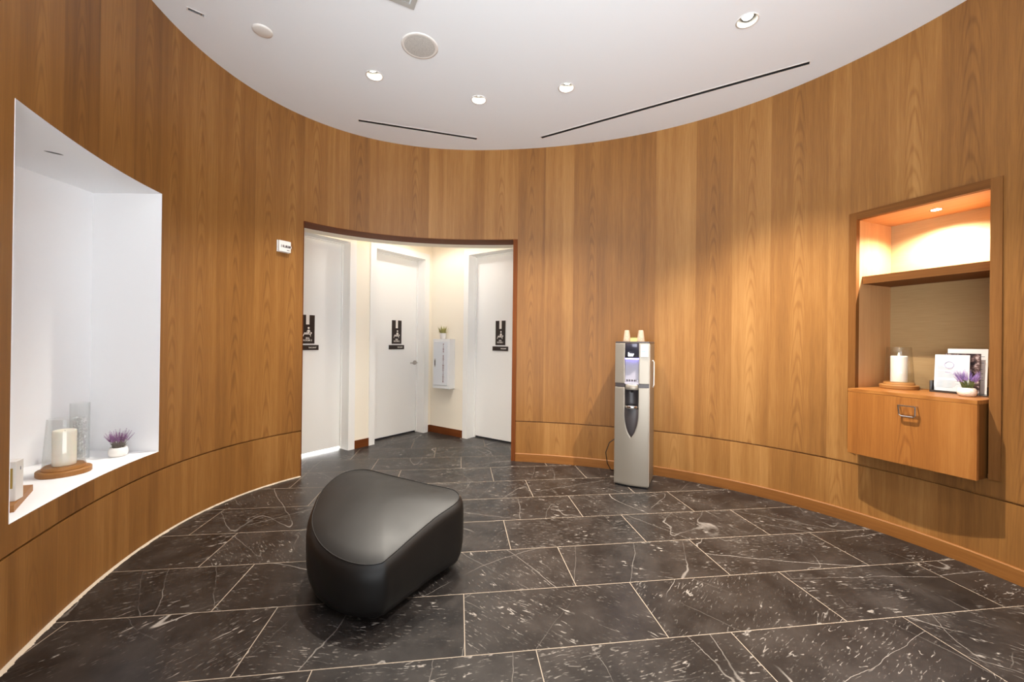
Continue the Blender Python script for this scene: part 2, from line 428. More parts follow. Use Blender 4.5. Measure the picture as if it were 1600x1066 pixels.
def join_mb(*mbs):
    r = MB()
    for m in mbs:
        k = len(r.v); r.v += m.v; r.f += [[i+k for i in f] for f in m.f]; r.uv += m.uv; r.tn += m.tn; r.sm += m.sm
    return r
THK = 0.03
wl = join_mb(wall_strip(0, NI0, 0, H), wall_strip(NI0, NI1, 0, NIB), wall_strip(NI0, NI1, NIT, H), wall_strip(NI1, OP0, 0, H))
o = wl.build('wall_left', M['wall_wood']); tag(o, kind='structure'); 
o = wall_strip(OP0, OP1, OPH, H).build('wall_back', M['wall_wood']); tag(o, kind='structure')
wr = join_mb(wall_strip(OP1, CA0, 0, H), wall_strip(CA0, CA1, 0, CAB), wall_strip(CA0, CA1, CAT, H), wall_strip(CA1, STOT, 0, H))
o = wr.build('wall_right', M['wall_wood']); tag(o, kind='structure')
for nme in ('wall_left', 'wall_back', 'wall_right'):
    o = bpy.data.objects[nme]
    # outward solid thickness
    md = o.modifiers.new('solid', 'SOLIDIFY'); md.thickness = THK; md.offset = -1
    shade_curved(o)

# baseboard on the right-hand wall
def strip_along(s0, s1, prof, step=0.05, grain_len=True):
    """extrude closed profile [(off,z)] along the wall"""
    mb = MB(); n = max(2, int((s1-s0)/step)); rings = []
    for j in range(n+1):
        s = s0+(s1-s0)*j/n; rings.append([(s, [(*Wp(s, o_), z_) for o_, z_ in prof])][0])
    m = len(prof)
    for (sa, A), (sb, B) in zip(rings, rings[1:]):
        acc = 0
        for k in range(m):
            k2 = (k+1) % m; L = math.hypot(prof[k][0]-prof[k2][0], prof[k][1]-prof[k2][1])
            mb.poly([A[k], A[k2], B[k2], B[k]], [(acc, sa), (acc+L, sa), (acc+L, sb), (acc, sb)], (0.3, 0.5)); acc += L
    mb.poly(rings[0][1][::-1]); mb.poly(rings[-1][1])
    return mb
o = strip_along(OP1+.002, STOT, [(-.014, 0), (-.014, .082), (-.010, .088), (-.0005, .088), (-.0005, 0)]).build('baseboard_right', M['base_wood']); tag(o, kind='structure')
# ragged pale caulk where the left-hand wall meets the floor
mb = MB(); n = 420; rnd = random.Random(3); prev = None; wv = 0
for j in range(n+1):
    s = .3+(OP0-.3)*j/n
    wv = 0.75*wv + 0.25*rnd.uniform(-1, 1)
    ww = (.010 + .008*max(0, wv*2) + .003*rnd.random()) * (0.55+0.75*min(1, max(0, (3.0-s)/1.6)))
    cur = [(*Wp(s, -.0005), .011), (*Wp(s, -ww*.55), .006), (*Wp(s, -ww), .0012)]
    if prev:
        for k in range(2): mb.poly([prev[k], cur[k], cur[k+1], prev[k+1]])
    prev = cur
o = mb.build('trim_1', M['caulk']); tag(o, kind='structure')

# ------------------------------------------------------------------ floor and ceiling
FX0, FX1, FY0, FY1 = -3.2, 3.6, -1.3, 6.6
fl = MB(); fl.box((FX0, -.55, -.05), (FX1, FY1, 0)); o = fl.build('floor', M['floor']); tag(o, kind='structure')

downs = [(1.487, 2.58), (-1.105, 3.159), (-.31, 3.461), (.42, 3.282)]
SLOTS = [((-1.477, 3.806), (-.385, 4.128)), ((.275, 4.087), (2.166, 2.959))]
PIN = ((-2.075, 2.535), (-2.011, 2.594))
def rect_between(a, b, w):
    a, b = V3(a), V3(b); d = (b-a).normalized(); n = V3((-d.y, d.x))*w/2
    return [a-n, b-n, b+n, a+n]
holes = []
for c in downs: holes.append([(c[0]+.060*math.cos(2*PI*k/28), c[1]+.060*math.sin(2*PI*k/28)) for k in range(28)])
for a, b in SLOTS: holes.append([tuple(p) for p in rect_between(a, b, .034)])
holes.append([tuple(p) for p in rect_between(*PIN, .026)])
def slab_with_holes(outer, holes, z, up):
    bm = bmesh.new(); edges = []
    for lp in [outer]+holes:
        vs = [bm.verts.new((x, y, z)) for x, y in lp]
        for a, b in zip(vs, vs[1:]+vs[:1]): edges.append(bm.edges.new((a, b)))
    bmesh.ops.triangle_fill(bm, edges=edges, use_beauty=True, use_dissolve=False)
    for f in bm.faces:
        if (f.normal.z > 0) != up: f.normal_flip()
    return bm
bm = slab_with_holes([(FX0, FY0), (FX1, FY0), (FX1, FY1), (FX0, FY1)], holes, H, False)
me = bpy.data.meshes.new('ceiling'); bm.to_mesh(me); bm.free()
o = bpy.data.objects.new('ceiling', me); COL.objects.link(o); me.materials.append(M['ceiling']); tag(o, kind='structure')
md = o.modifiers.new('solid', 'SOLIDIFY'); md.thickness = .012; md.offset = -1

# ------------------------------------------------------------------ spa-room lobby behind the opening
A0 = V3((-1.85, 4.74)); a_ = V3((.58, .8146)); nA = V3((-.8146, .58))
B0 = A0 + a_*1.2; b_ = V3((.8146, -.58)); nB = V3((.58, .8146))
def mtx2(o, ux, uy):
    """local x along ux, local y along uy (pointing away from the room), z up"""
    return Matrix(((ux.x, uy.x, 0, o.x), (ux.y, uy.y, 0, o.y), (0, 0, 1, 0), (0, 0, 0, 1)))
MA, MBm = mtx2(A0, a_, nA), mtx2(B0, b_, nB)
DH = 2.43; REC = .15
VCZ = 2.80
def lobby_wall(name, mtx, solids, heads):
    mb = MB()
    for x0, x1 in solids: mb.box((x0, 0, 0), (x1, REC+.04, VCZ+.1), mtx)
    for x0, x1 in heads: mb.box((x0, 0, DH), (x1, REC+.04, VCZ+.1), mtx)
    return tag(mb.build(name, M['cream'], merge=False), kind='structure')
D1 = (-.885, -.065); D2 = (.265, 1.085); D3 = (.70, 1.52)
lobby_wall('wall_lobby_left', MA, [(-1.15, D1[0]), (D1[1], D2[0]), (D2[1], 1.2)], [D1, D2])
lobby_wall('wall_lobby_right', MBm, [(0, D3[0]), (D3[1], 1.75)], [D3])
# closing returns back to the oval, and lowered lobby ceiling
mb = MB()
p0 = A0 + a_*(-1.15); p1 = Wp(3.72, .035); q0 = B0 + b_*1.75; q1 = Wp(6.2, .035)
for u0, u1 in ((p0, p1), (q0, q1)):
    d = (u1-u0); L = d.length; d.normalize(); n = V3((-d.y, d.x))
    mb.box((0, -.02, 0), (L, .02, VCZ+.1), mtx2(u0, d, n))
tag(mb.build('wall_lobby_front', M['cream'], merge=False), kind='structure')
mb = MB(); ring = [Wp(OP0-.2+(OP1-OP0+.4)*k/30, .04) for k in range(31)]
outl = [tuple(p) for p in ring] + [tuple(q0), tuple(B0), tuple(p0)]
mb.poly([(x, y, VCZ) for x, y in outl][::-1]); mb.poly([(x, y, VCZ+.02) for x, y in outl])
tag(mb.build('ceiling_lobby', M['white_paint'], merge=False), kind='structure')
# door leaves with casings
def door(name, mtx, x0, x1, gap, handle=None, bevel=.002):
    root = MB().box((x0+.006, REC-.002, gap), (x1-.006, REC+.038, DH-.006), mtx).build(name, M['white_paint']); tag(root, kind='structure')
    c = MB(); w = .068; t = .014
    c.box((x0-w, -t, 0), (x0, .0, DH+w), mtx); c.box((x1, -t, 0), (x1+w, 0, DH+w), mtx); c.box((x0, -t, DH), (x1, 0, DH+w), mtx)
    # jamb lining and stop
    c.box((x0-.0, -t, 0), (x0+.014, REC+.04, DH), mtx); c.box((x1-.014, -t, 0), (x1, REC+.04, DH), mtx); c.box((x0, -t, DH-.014), (x1, REC+.04, DH), mtx)
    c.box((x0+.014, REC-.022, 0), (x0+.026, REC-.004, DH-.014), mtx); c.box((x1-.026, REC-.022, 0), (x1-.014, REC-.004, DH-.014), mtx); c.box((x0+.014, REC-.022, DH-.026), (x1-.014, REC-.004, DH-.014), mtx)
    c.build('casing', M['white_paint'], root, merge=False, bevel=.0025)
    return root
d1 = door('door_1', MA, *D1, .030); d2 = door('door_2', MA, *D2, .02); d3 = door('door_3', MBm, *D3, .02)
# dark strips standing in for the shade in the gaps under two doors
for d, mt, (x0, x1) in ((d2, MA, D2), (d3, MBm, D3)):
    MB().box((x0+.015, REC+.02, .001), (x1-.015, REC+.034, .0195), mt).build('gap_shade_strip', M['dark_gap'], d)
# lever handle on the middle door
hx, hz = 1.035, .975
hd = MB(); c = MA @ V3((hx, REC-.002, hz)); yax = (-nA).to_3d(); xax = a_.to_3d()
hd.tube([c, c+yax*.012], .030, 24); hd.tube([c+yax*.012, c+yax*.052], .010, 14)
hd.tube([c+yax*.050+xax*.006, c+yax*.052-xax*.03, c+yax*.052-xax*.075, c+yax*.049-xax*.112], [.0095, .0095, .0085, .0075], 12)
hd.build('door_handle', M['steel'], d2)
# dark baseboards between the casings
mb = MB()
mb.box((D1[1]+.068, -.012, 0), (D2[0]-.068, -.0005, .095), MA, grain='x'); mb.box((D2[1]+.068, -.012, 0), (1.2-.012, -.0005, .095), MA, grain='x')
mb.build('baseboard_lobby_left', M['dark_wood'], merge=False)['kind'] = 'structure'
mb = MB().box((.0005, -.012, 0), (D3[0]-.068, -.0005, .095), MBm, grain='x'); mb.build('baseboard_lobby_right', M['dark_wood'])['kind'] = 'structure'
# treatment room behind door 1: lamp-lit, seen only through the gap under the leaf
mb = MB(); x0, x1 = D1
mb.box((x0-.3, REC+1.4, 0), (x1+.2, REC+1.45, 2.6), MA); mb.box((x0-.35, REC+.05, 0), (x0-.3, REC+1.45, 2.6), MA); mb.box((x1+.2, REC+.05, 0), (x1+.25, REC+1.45, 2.6), MA); mb.box((x0-.35, REC+.04, 2.6), (x1+.25, REC+1.45, 2.65), MA)
tag(mb.build('wall_treatment_room', M['white_paint'], merge=False), kind='structure')

# opening lining: oak edge, then plaster soffit with a hidden cove strip on top
o = strip_along(OP0, OP1, [(-.006, OPH-.004), (.225, OPH-.004), (.225, OPH+.02), (.032, OPH+.02), (.032, OPH-.0005), (-.006, OPH-.0005)]).build('trim_2', M['dark_wood']); tag(o, kind='structure')
o = strip_along(OP0-.03, OP1+.05, [(.226, OPH-.004), (.385, OPH-.004), (.385, OPH+.035), (.226, OPH+.035)]).build('trim_3', M['cream']); tag(o, kind='structure')
d = (Wp(OP1)-Wp(OP1-.046)).normalized(); n = V3((-d.y, d.x)); n = n if n.y > 0 else -n
mt = mtx2(Wp(OP1-.046), d, n)
o = MB().box((0, -.008, 0), (.046, .32, OPH-.004), mt).build('trim_4', M['dark_wood'], bevel=.0015); tag(o, kind='structure')
d = (Wp(OP0+.012)-Wp(OP0)).normalized(); n = V3((-d.y, d.x)); n = n if n.dot(Wp(OP0)-V3(CEN)) > 0 else -n
o = MB().box((-.002, -.001, 0), (.006, .12, OPH-.004), mtx2(Wp(OP0), d, n)).build('trim_5', M['dark_wood']); tag(o, kind='structure')
cv = MB(); cv.tube([(*Wp(OP0+.05+(OP1-OP0-.1)*k/30, .30), OPH+.045) for k in range(31)], .008, 8)
o = cv.build('cove_light_strip', M['cove_led']); tag(o, 'warm light strip lying in the cove above the spa door opening', 'light')

# ------------------------------------------------------------------ white niche on the left
pa, pb = Wp(NI0), Wp(NI1)
NX, NY = -2.70, pb.y-.004
def niche_panel(name, pts, m):
    mb = MB(); mb.poly(pts); o = mb.build(name, m); tag(o, kind='structure')
    md = o.modifiers.new('solid', 'SOLIDIFY'); md.thickness = .02; md.offset = 1
    return o
arc = [Wp(NI0+.001+(NI1-NI0-.002)*k/24, -.001) for k in range(25)]
plan = [tuple(p) for p in arc] + [(pb.x-.001, NY), (NX, NY), (NX, pa.y), (pa.x-.001, pa.y)]
def plan_slab(z0, z1):
    mb = MB(); mb.prism(plan[::-1] if False else plan, z0, z1); return mb
# orientation-agnostic slabs
o = plan_slab(NIB+.0002, NIB+.0018).build('sill_1', M['niche'], merge=False); o.name = 'trim_6'; tag(o, kind='structure')
# niche ceiling with a lens-shaped aperture for the spot
sc = V3((-2.32, 2.027)); sd = (V3((-2.298, 2.048))-V3((-2.342, 2.007))).normalized(); sn = V3((-sd.y, sd.x))
lens = [tuple(sc + sd*(.034*math.cos(2*PI*k/20)) + sn*(.013*math.sin(2*PI*k/20))) for k in range(20)]
bm = slab_with_holes(plan, [lens], NIT-.0015, False); me = bpy.data.meshes.new('ceiling_niche'); bm.to_mesh(me); bm.free()
o = bpy.data.objects.new('ceiling_niche', me); COL.objects.link(o); me.materials.append(M['niche']); tag(o, kind='structure')
mb = MB(); mb.box((NX-.03, pa.y-.03, NIB-.02), (NX, NY+.03, NIT+.02)); mb.box((NX, NY, NIB-.02), (pb.x-.05, NY+.03, NIT+.02)); mb.box((pb.x-.05, NY, NIB+.001), (pb.x-.0005, NY+.003, NIT-.001)); mb.box((NX, pa.y-.03, NIB-.02), (pa.x-.05, pa.y+.003, NIT+.02)); mb.box((pa.x-.05, pa.y, NIB+.001), (pa.x-.0005, pa.y+.003, NIT-.001))
tag(mb.build('wall_niche', M['niche'], merge=False), kind='structure')

# ------------------------------------------------------------------ ceiling fittings
def can(c, label, aim):
    root = empty('recessed_downlight', (c[0], c[1], H), 0, label, 'ceiling light', 'round recessed downlights in the ceiling')
    MB().lathe([(.0585, .0), (.066, -.0005), (.067, -.003), (.058, -.004), (.0565, .0)], 40).build('trim_ring', M['white_plastic'], root)
    MB().lathe([(.0575, -.001), (.054, .03), (.048, .075)], 40).build('reflector', M['reflector'], root)
    # gimbal lamp tilted towards its target
    r = Matrix.Rotation(aim[0], 4, 'X') @ Matrix.Rotation(aim[1], 4, 'Y')
    g = MB().lathe([(.0, .05), (.044, .05), (.044, .008), (.036, .004), (.034, .012)], 28).build('lamp_housing', M['lamp_off'], root, loc=(0, 0, .028))
    f = MB().lathe([(.0, .010), (.034, .010)], 28).build('lamp_face', M['lamp'], g)
    g.rotation_euler = (aim[0], aim[1], 0)
    return root
can(downs[0], 'round recessed downlight nearest the oak cabinet, past the long slot', (-.30, .25))
can(downs[1], 'round recessed downlight beside the round ceiling speaker', (.30, -.2))
can(downs[2], 'round recessed downlight closest to the spa door opening', (.3, 0))
can(downs[3], 'round recessed downlight by the near end of the long slot, above the water dispenser side', (.25, .1))
for (a, b), lab in zip(SLOTS, ('short black linear slot diffuser in the ceiling above the spa doors', 'long black linear slot diffuser in the ceiling above the water dispenser')):
    va, vb = V3(a), V3(b); d = (vb-va); L = d.length; d.normalize(); mid = (va+vb)/2
    root = empty('slot_diffuser', (mid.x, mid.y, H), math.atan2(d.y, d.x), lab, 'air vent', 'linear slot diffusers')
    m1 = MB(); w = .017
    for y0, y1 in ((-w-.006, -w), (w, w+.006)): m1.box((-L/2-.006, y0, -.002), (L/2+.006, y1, .0))
    for x0, x1 in ((-L/2-.006, -L/2), (L/2, L/2+.006)): m1.box((x0, -w, -.002), (x1, w, .0))
    m1.build('frame', M['white_plastic'], root, merge=False)
    m2 = MB().box((-L/2+.001, -w+.001, .03), (L/2-.001, w-.001, .034)); m2.box((-L/2+.001, -w+.0005, -.001), (L/2-.001, -w+.0015, .034)); m2.box((-L/2+.001, w-.0015, -.001), (L/2-.001, w-.0005, .034))
    m2.box((-L/2+.0005, -w+.001, -.001), (-L/2+.0015, w-.001, .034)); m2.box((L/2-.0015, -w+.001, -.001), (L/2-.0005, w-.001, .034))
    m2.build('slot_trough', M['slot_black'], root, merge=False)
    MB().box((-L/2+.002, -.0015, .004), (L/2-.002, .0015, .02)).build('vane', M['slot_black'], root)
# pinhole wall washer near the left wall
va, vb = V3(PIN[0]), V3(PIN[1]); d = (vb-va); L = d.length; d.normalize(); mid = (va+vb)/2
root = empty('pinhole_light', (mid.x, mid.y, H), math.atan2(d.y, d.x), 'small rectangular chrome pinhole light in the ceiling edge above the white niche', 'ceiling light')
m1 = MB()
for y0, y1 in ((-.017, -.013), (.013, .017)): m1.box((-L/2-.004, y0, -.002), (L/2+.004, y1, 0))
m1.build('frame', M['white_plastic'], root, merge=False)
m2 = MB().box((-L/2, -.013, .025), (L/2, .013, .03)); m2.box((-L/2, -.014, 0), (L/2, -.013, .03)); m2.box((-L/2, .013, 0), (L/2, .014, .03)); m2.build('housing', M['lamp_off'], root, merge=False)
MB().tube([(L/2-.014, -.012, .004), (L/2-.014, .012, .004)], .006, 12).build('chrome_tilt_bar', M['chrome'], root)
MB().box((-L/2-.001, -.013, -.002), (-L/2+.006, .013, .02)).build('end_cap', M['white_plastic'], root)
# slit spot in the niche ceiling
root = empty('niche_spotlight', (sc.x, sc.y, NIT), math.atan2(sd.y, sd.x), 'dark lens-shaped slit spotlight in the white niche ceiling', 'ceiling light')
MB().lathe([(.0345, -.001), (.037, -.001), (.0365, .0008), (.0345, .0005)], 24, sy=.42).build('trim_ring', M['white_plastic'], root)
MB().lathe([(.0, .02), (.034, .02), (.0345, .0)], 24, sy=.39).build('housing', M['lamp_off'], root)
# blank round plate, speaker, square vent
root = empty('ceiling_cover_plate', (-1.708, 2.713, H), 0, 'small blank white round plate on the ceiling between the pinhole light and the speaker', 'ceiling plate')
MB().lathe([(0, -.010), (.050, -.0095), (.060, -.006), (.062, 0)], 40).build('plate', M['white_plastic'], root)
root = empty('ceiling_speaker', (-.675, 2.838, H), 0, 'round white ceiling speaker with a grey mesh grille', 'speaker')
MB().lathe([(.106, -.004), (.118, -.006), (.127, -.003), (.128, 0)], 56).build('bezel', M['white_plastic'], root)
gm = mat('grille_dots', srgb(176, 174, 169), .8); q = NT(gm); tcn = q.new('ShaderNodeTexCoord')
vo = q.new('ShaderNodeTexVoronoi'); vo.inputs['Scale'].default_value = 330; q.link(tcn.outputs['Object'], vo.inputs['Vector'])
q.link(q.mix(q.smooth(vo.outputs['Distance'], .25, .45), srgb(140, 138, 134), srgb(204, 202, 197)), q.b.inputs['Base Color'])
MB().lathe([(0, -.0075), (.06, -.007), (.107, -.004)], 56).build('grille', gm, root)
root = empty('ceiling_air_diffuser', (-.711, 2.285, H), 0.0, 'pale square air diffuser in the ceiling, cut by the top of the view', 'air vent')
root.rotation_euler = (0, 0, math.atan2(-.475, -.88))
m1 = MB(); R0 = .175
for k, r0 in enumerate((.175, .135, .095, .055)):
    r1 = r0-.03; z = -.006-.001*k
    for (x0, y0, x1, y1) in ((-r0, -r0, r0, -r1), (-r0, r1, r0, r0), (-r0, -r1, -r1, r1), (r1, -r1, r0, r1)): m1.box((x0, y0, z), (x1, y1, -.0005))
m1.build('louvre', M['grille'], root, merge=False)

# ------------------------------------------------------------------ oak display cabinet in the right wall
cA, cB = Wp(CA0), Wp(CA1)
cu = (cB-cA); CL = cu.length; cu.normalize(); cn = V3((-cu.y, cu.x)); cn = cn if cn.x > 0 else -cn
MC = mtx2(cA, cu, cn)
croot = empty('display_cabinet', (0, 0, 0), 0, 'built-in oak display cabinet with lit top shelf and drop front drawer', 'cabinet')
croot.matrix_world = MC @ Matrix.Translation((CL/2, 0, 0)); croot.location.z = CAB
CI = croot.matrix_world.inverted()
def cabpart(mb, name, m, parent=croot, bevel=.0015):
    """mb is in cabinet coords (x along front from left, y into wall, z world height)"""
    o = mb.build(name, m, parent, merge=False, bevel=bevel); o.location = (-CL/2, 0, -CAB); return o
FW = .044; CD = .42; IT = 2.19; CT = .98
fm = MB()
fm.box((-.003, -.009, CAB), (FW, .03, CAT+.003), None, 'z'); fm.box((CL-FW, -.009, CAB), (CL+.003, .03, CAT+.003), None, 'z'); fm.box((FW, -.009, IT), (CL-FW, .03, CAT+.003), None, 'x')
cabpart(fm, 'face_frame', M['frame_wood'])
bd = MB()
bd.box((FW-.02, .03, CAB+.001), (FW, CD, CAT-.01), None, 'z'); bd.box((CL-FW, .03, CAB+.001), (CL-FW+.02, CD, CAT-.01), None, 'z'); bd.box((FW, .03, CAB+.001), (CL-FW, CD, CAB+.02), None, 'x'); bd.box((FW, .03, IT), (CL-FW, CD, IT+.02), None, 'x')
cabpart(bd, 'carcass', M['carcass_wood'], bevel=0)
bk = MB(); bk.poly([(FW-.01, CD, CAB), (CL-FW+.01, CD, CAB), (CL-FW+.01, CD, IT+.01), (FW-.01, CD, IT+.01)], [(0, 0), (.64, 0), (.64, 1.2), (0, 1.2)])
o = cabpart(bk, 'back_panel', M['woven'], bevel=0)
cabpart(MB().box((FW+.0005, .062, 1.730), (CL-FW-.0005, CD-.001, 1.785), None, 'x'), 'shelf', M['frame_wood'])
cabpart(MB().box((FW+.001, .03, CT-.022), (CL-FW-.001, CD-.002, CT), None, 'x', .5).box((FW+.008, -.105, CT-.022), (CL-FW-.012, .03, CT), None, 'x', .5), 'counter_top', M['cab_wood'])
cabpart(MB().box((FW+.010, -.083, CAB+.021), (CL-FW-.014, .20, CT-.0225), None, 'z', .3).box((FW+.010, -.083, CAB), (CL-FW-.014, .029, CAB+.021), None, 'z', .3), 'drawer_box', M['frame_wood'], bevel=0)
df = cabpart(MB().box((FW+.008, -.105, CAB-.002), (CL-FW-.012, -.0835, CT-.0235), None, 'z', .5), 'drawer_front', M['cab_wood'])
hm = MB(); z1, z0 = .905, .838; x0, x1 = .345, .430; yy = -.130
hm.tube([(x0, -.105, z1), (x0, yy, z1), (x1, yy, z1), (x1, -.105, z1)], .0045, 10)
hm.tube([(x0+.0, yy, z1), (x0+.003, yy+.006, z0+.01), (x0+.013, yy+.008, z0), (x1-.013, yy+.008, z0), (x1-.003, yy+.006, z0+.01), (x1, yy, z1)], .0045, 10)
hmo = hm.build('handle', M['chrome'], df, merge=False)
lp = empty('cabinet_puck_light', MC @ V3((.386, .20, IT)), 0, 'small round lit puck light in the oak cabinet ceiling', 'light')
MB().lathe([(.024, -.002), (.031, -.004), (.032, 0)], 32).build('trim_ring', M['chrome'], lp)
MB().lathe([(0, -.0025), (.025, -.003)], 32).build('lamp_face', M['lamp_cab'], lp)

# ------------------------------------------------------------------ candle lanterns
def lantern(loc, rz, label, lit):
    r = empty('candle_base', loc, rz, label + '', 'candle holder')
    return r
def ring_board(name, rads, m, parent, seed):
    """slightly irregular live-edge disc"""
    rn = random.Random(seed); ph = [rn.uniform(0, 6.28) for _ in range(4)]
    f = lambda t: 1+.018*math.sin(2*t+ph[0])+.012*math.sin(3*t+ph[1])+.006*math.sin(7*t+ph[2])
    mb = MB(); n = 48
    prof = rads
    for (r0, z0), (r1, z1) in zip(prof, prof[1:]):
        for k in range(n):
            a, b = 2*PI*k/n, 2*PI*(k+1)/n
            P = lambda r, t, z: (r*f(t)*math.cos(t), r*f(t)*math.sin(t), z)
            pts = [P(r0, a, z0), P(r0, b, z0), P(r1, b, z1), P(r1, a, z1)]
            if r0 < 1e-6: pts = [pts[0]]+pts[2:]
            elif r1 < 1e-6: pts = pts[:3]
            side = abs(z1-z0) > abs(r1-r0)
            mb.poly(pts, [((p[2]*2.0 + .3), math.atan2(p[1], p[0])*.02) if side else (p[0]*.6, p[1]) for p in pts], (0.0, .5), smooth=False)
    o = mb.build(name, m, parent)
    return o
def make_lantern():
    """wood plinth = one thing; pillar candle = one thing; glass chimney = one thing"""
    base = empty('candle_plinth', (0, 0, 0), 0)
    ring_board('plinth_slab', [(0, 0), (.100, 0), (.103, .004), (.103, .026), (.099, .030), (0, .030)], M['board_wood'], base, 4)
    ring_board('raised_disc', [(0, .030), (.084, .0302), (.085, .033), (.083, .046), (.080, .0475), (0, .0475)], M['board_wood'], base, 5)
    cd = empty('pillar_candle', (0, 0, .048), 0)
    MB().lathe([(0, 0), (.0445, 0), (.0455, .004), (.0455, .176), (.0440, .184), (.039, .186), (.034, .176), (.02, .170), (0, .169)], 40).build('wax_body', M['wax'], cd)
    MB().tube([(0, 0, .168), (.0008, 0, .176), (.0015, .0006, .183)], .0012, 6).build('wick', M['black'], cd)
    gl = empty('glass_chimney', (0, 0, .048), 0)
    MB().lathe([(.079, 0), (.0745, .08), (.0685, .17), (.063, .245), (.0645, .247), (.0660, .245), (.0705, .17), (.0765, .08), (.081, 0), (.079, 0)], 56).build('glass_wall', M['glass'], gl)
    return base, cd, gl
L_left = V3((-2.383, 2.152, NIB)); L_right = V3((2.757, 2.868, CT))
bs, cd, gl = make_lantern()
bs2, cd2, gl2 = copy_tree(bs), copy_tree(cd), copy_tree(gl)
for (B, C_, G), L, nm, rz in (((bs, cd, gl), L_left, 'in the white niche', .3), ((bs2, cd2, gl2), L_right, 'on the oak cabinet counter', 2.1)):
    B.location = L; C_.location = L+V3((0, 0, .048)); G.location = L+V3((0, 0, .048)); B.rotation_euler.z = rz; C_.rotation_euler.z = rz
tag(bs, 'two-tier round wooden plinth under the candle in the white niche', 'candle holder', 'round wooden candle plinths')
tag(bs2, 'two-tier round wooden plinth under the candle on the oak cabinet', 'candle holder', 'round wooden candle plinths')
tag(cd, 'unlit ivory pillar candle inside glass in the white niche', 'candle', 'ivory pillar candles')
tag(cd2, 'glowing ivory pillar candle inside glass on the oak cabinet', 'candle', 'ivory pillar candles')
tag(gl, 'tapered clear glass chimney around the candle in the white niche', 'glass', 'glass candle chimneys')
tag(gl2, 'tapered clear glass chimney around the candle on the oak cabinet', 'glass', 'glass candle chimneys')
MB().lathe([(0, 0), (.0035, .004), (.0045, .010), (.003, .020), (0, .028)], 12).build('flame', M['flame'], cd2, loc=(.0015, 0, .180))

# tall glass vase of clear gems behind the niche candle
vs = empty('glass_vase', (-2.552, 2.385, NIB), 0, 'tall clear glass cylinder vase behind the candle in the white niche', 'vase')
MB().lathe([(0, 0), (.042, 0), (.043, .004), (.043, .340), (.0405, .340), (.0405, .010), (0, .010)], 44).build('glass_wall', M['glass'], vs)
gm_ = mat('crystal_gem', srgb(246, 247, 250), .05, trans=.3); gm_.node_tree.nodes['Principled BSDF'].inputs['IOR'].default_value = 1.4
gb = bmesh.new(); rn = random.Random(11)
for k in range(150):
    a = rn.uniform(0, 2*PI); rr = .029*math.sqrt(rn.random()); z = rn.uniform(.018, .255)
    m4 = Matrix.Translation((rr*math.cos(a), rr*math.sin(a), z)) @ Matrix.Rotation(rn.uniform(0, 6), 4, 'X') @ Matrix.Rotation(rn.uniform(0, 6), 4, 'Z') @ Matrix.Diagonal((rn.uniform(.6, 1.1), rn.uniform(.6, 1), 1, 1))
    bmesh.ops.create_icosphere(gb, subdivisions=1, radius=.0095, matrix=m4)
me = bpy.data.meshes.new('crystal_gems'); gb.to_mesh(me); gb.free(); me.materials.append(gm_)
o = bpy.data.objects.new('crystal_gems', me); COL.objects.link(o); o.location = vs.location
tag(o, 'sparkling clear crystal gems filling the tall glass vase', 'crystals', kind='stuff')

# ------------------------------------------------------------------ potted plants
def sprig_plant(name, pot_prof, nst, hgt, spread, petal, leafm, loc, label, group, seed, potm, sxy=(1, 1), head=.45, pot_r=.03, sag=0.0):
    rn = random.Random(seed)
    root = empty(name, loc, rn.uniform(0, 6), label, 'plant', group)
    MB().lathe(pot_prof, 44).build('pot', potm, root)
    zt = max(z for r, z in pot_prof)
    st, bl = MB(), MB()
    for k in range(nst):
        a = rn.uniform(0, 2*PI); r0 = pot_r*.6*math.sqrt(rn.random()); r1 = r0+spread*rn.uniform(.25, 1); h = hgt*rn.uniform(.6, 1.0)*(1-.3*(r1/(pot_r+spread)))
        p0 = V3((r0*math.cos(a), r0*math.sin(a), zt-.012)); p3 = V3((r1*math.cos(a+rn.uniform(-.3, .3)), r1*math.sin(a), zt+h))
        p1 = p0.lerp(p3, .4)+V3((0, 0, .018)); p2 = p0.lerp(p3, .75)+V3((0, 0, .012))
        ph = p0.lerp(p3, 1-head)+V3((0, 0, .015*head))
        st.tube([p0, p1, ph], [.0014, .0012, .001], 5)
        # flower spike or blade
        if petal is not None:
            nb = 7
            for j in range(nb):
                t = j/(nb-1); c = ph.lerp(p3, t); w = .0050*(1-.6*t)+.0012
                for q_ in range(4):
                    an = q_*PI/2+j*.7; dv = V3((math.cos(an), math.sin(an), .7))*w
                    sd_ = V3((-math.sin(an), math.cos(an), 0))*w*.55
                    bl.poly([c, c+dv*.6+sd_, c+dv*1.15+V3((0, 0, w*.5)), c+dv*.6-sd_])
        # narrow leaves low down
        for j in range(3):
            t = rn.uniform(.05, .5); c = p0.lerp(ph, t); an = rn.uniform(0, 6.28); ln = rn.uniform(.018, .034)
            dv = V3((math.cos(an), math.sin(an), 1.1)).normalized()*ln; sd_ = V3((-math.sin(an), math.cos(an), 0))*.0026
            st.poly([c, c+dv*.45+sd_, c+dv, c+dv*.45-sd_])
    st.build('foliage', leafm, root, merge=False)
    if petal is not None: bl.build('blossoms', petal, root, merge=False)
    # soil
    rs = pot_prof[-1][0]
    MB().lathe([(0, zt-.008), (pot_r*.95, zt-.010)], 24).build('soil', M['leaf'], root)
    return root
potA = [(0, 0), (.030, 0), (.040, .006), (.046, .025), (.045, .045), (.036, .060), (.033, .060), (.032, .050)]
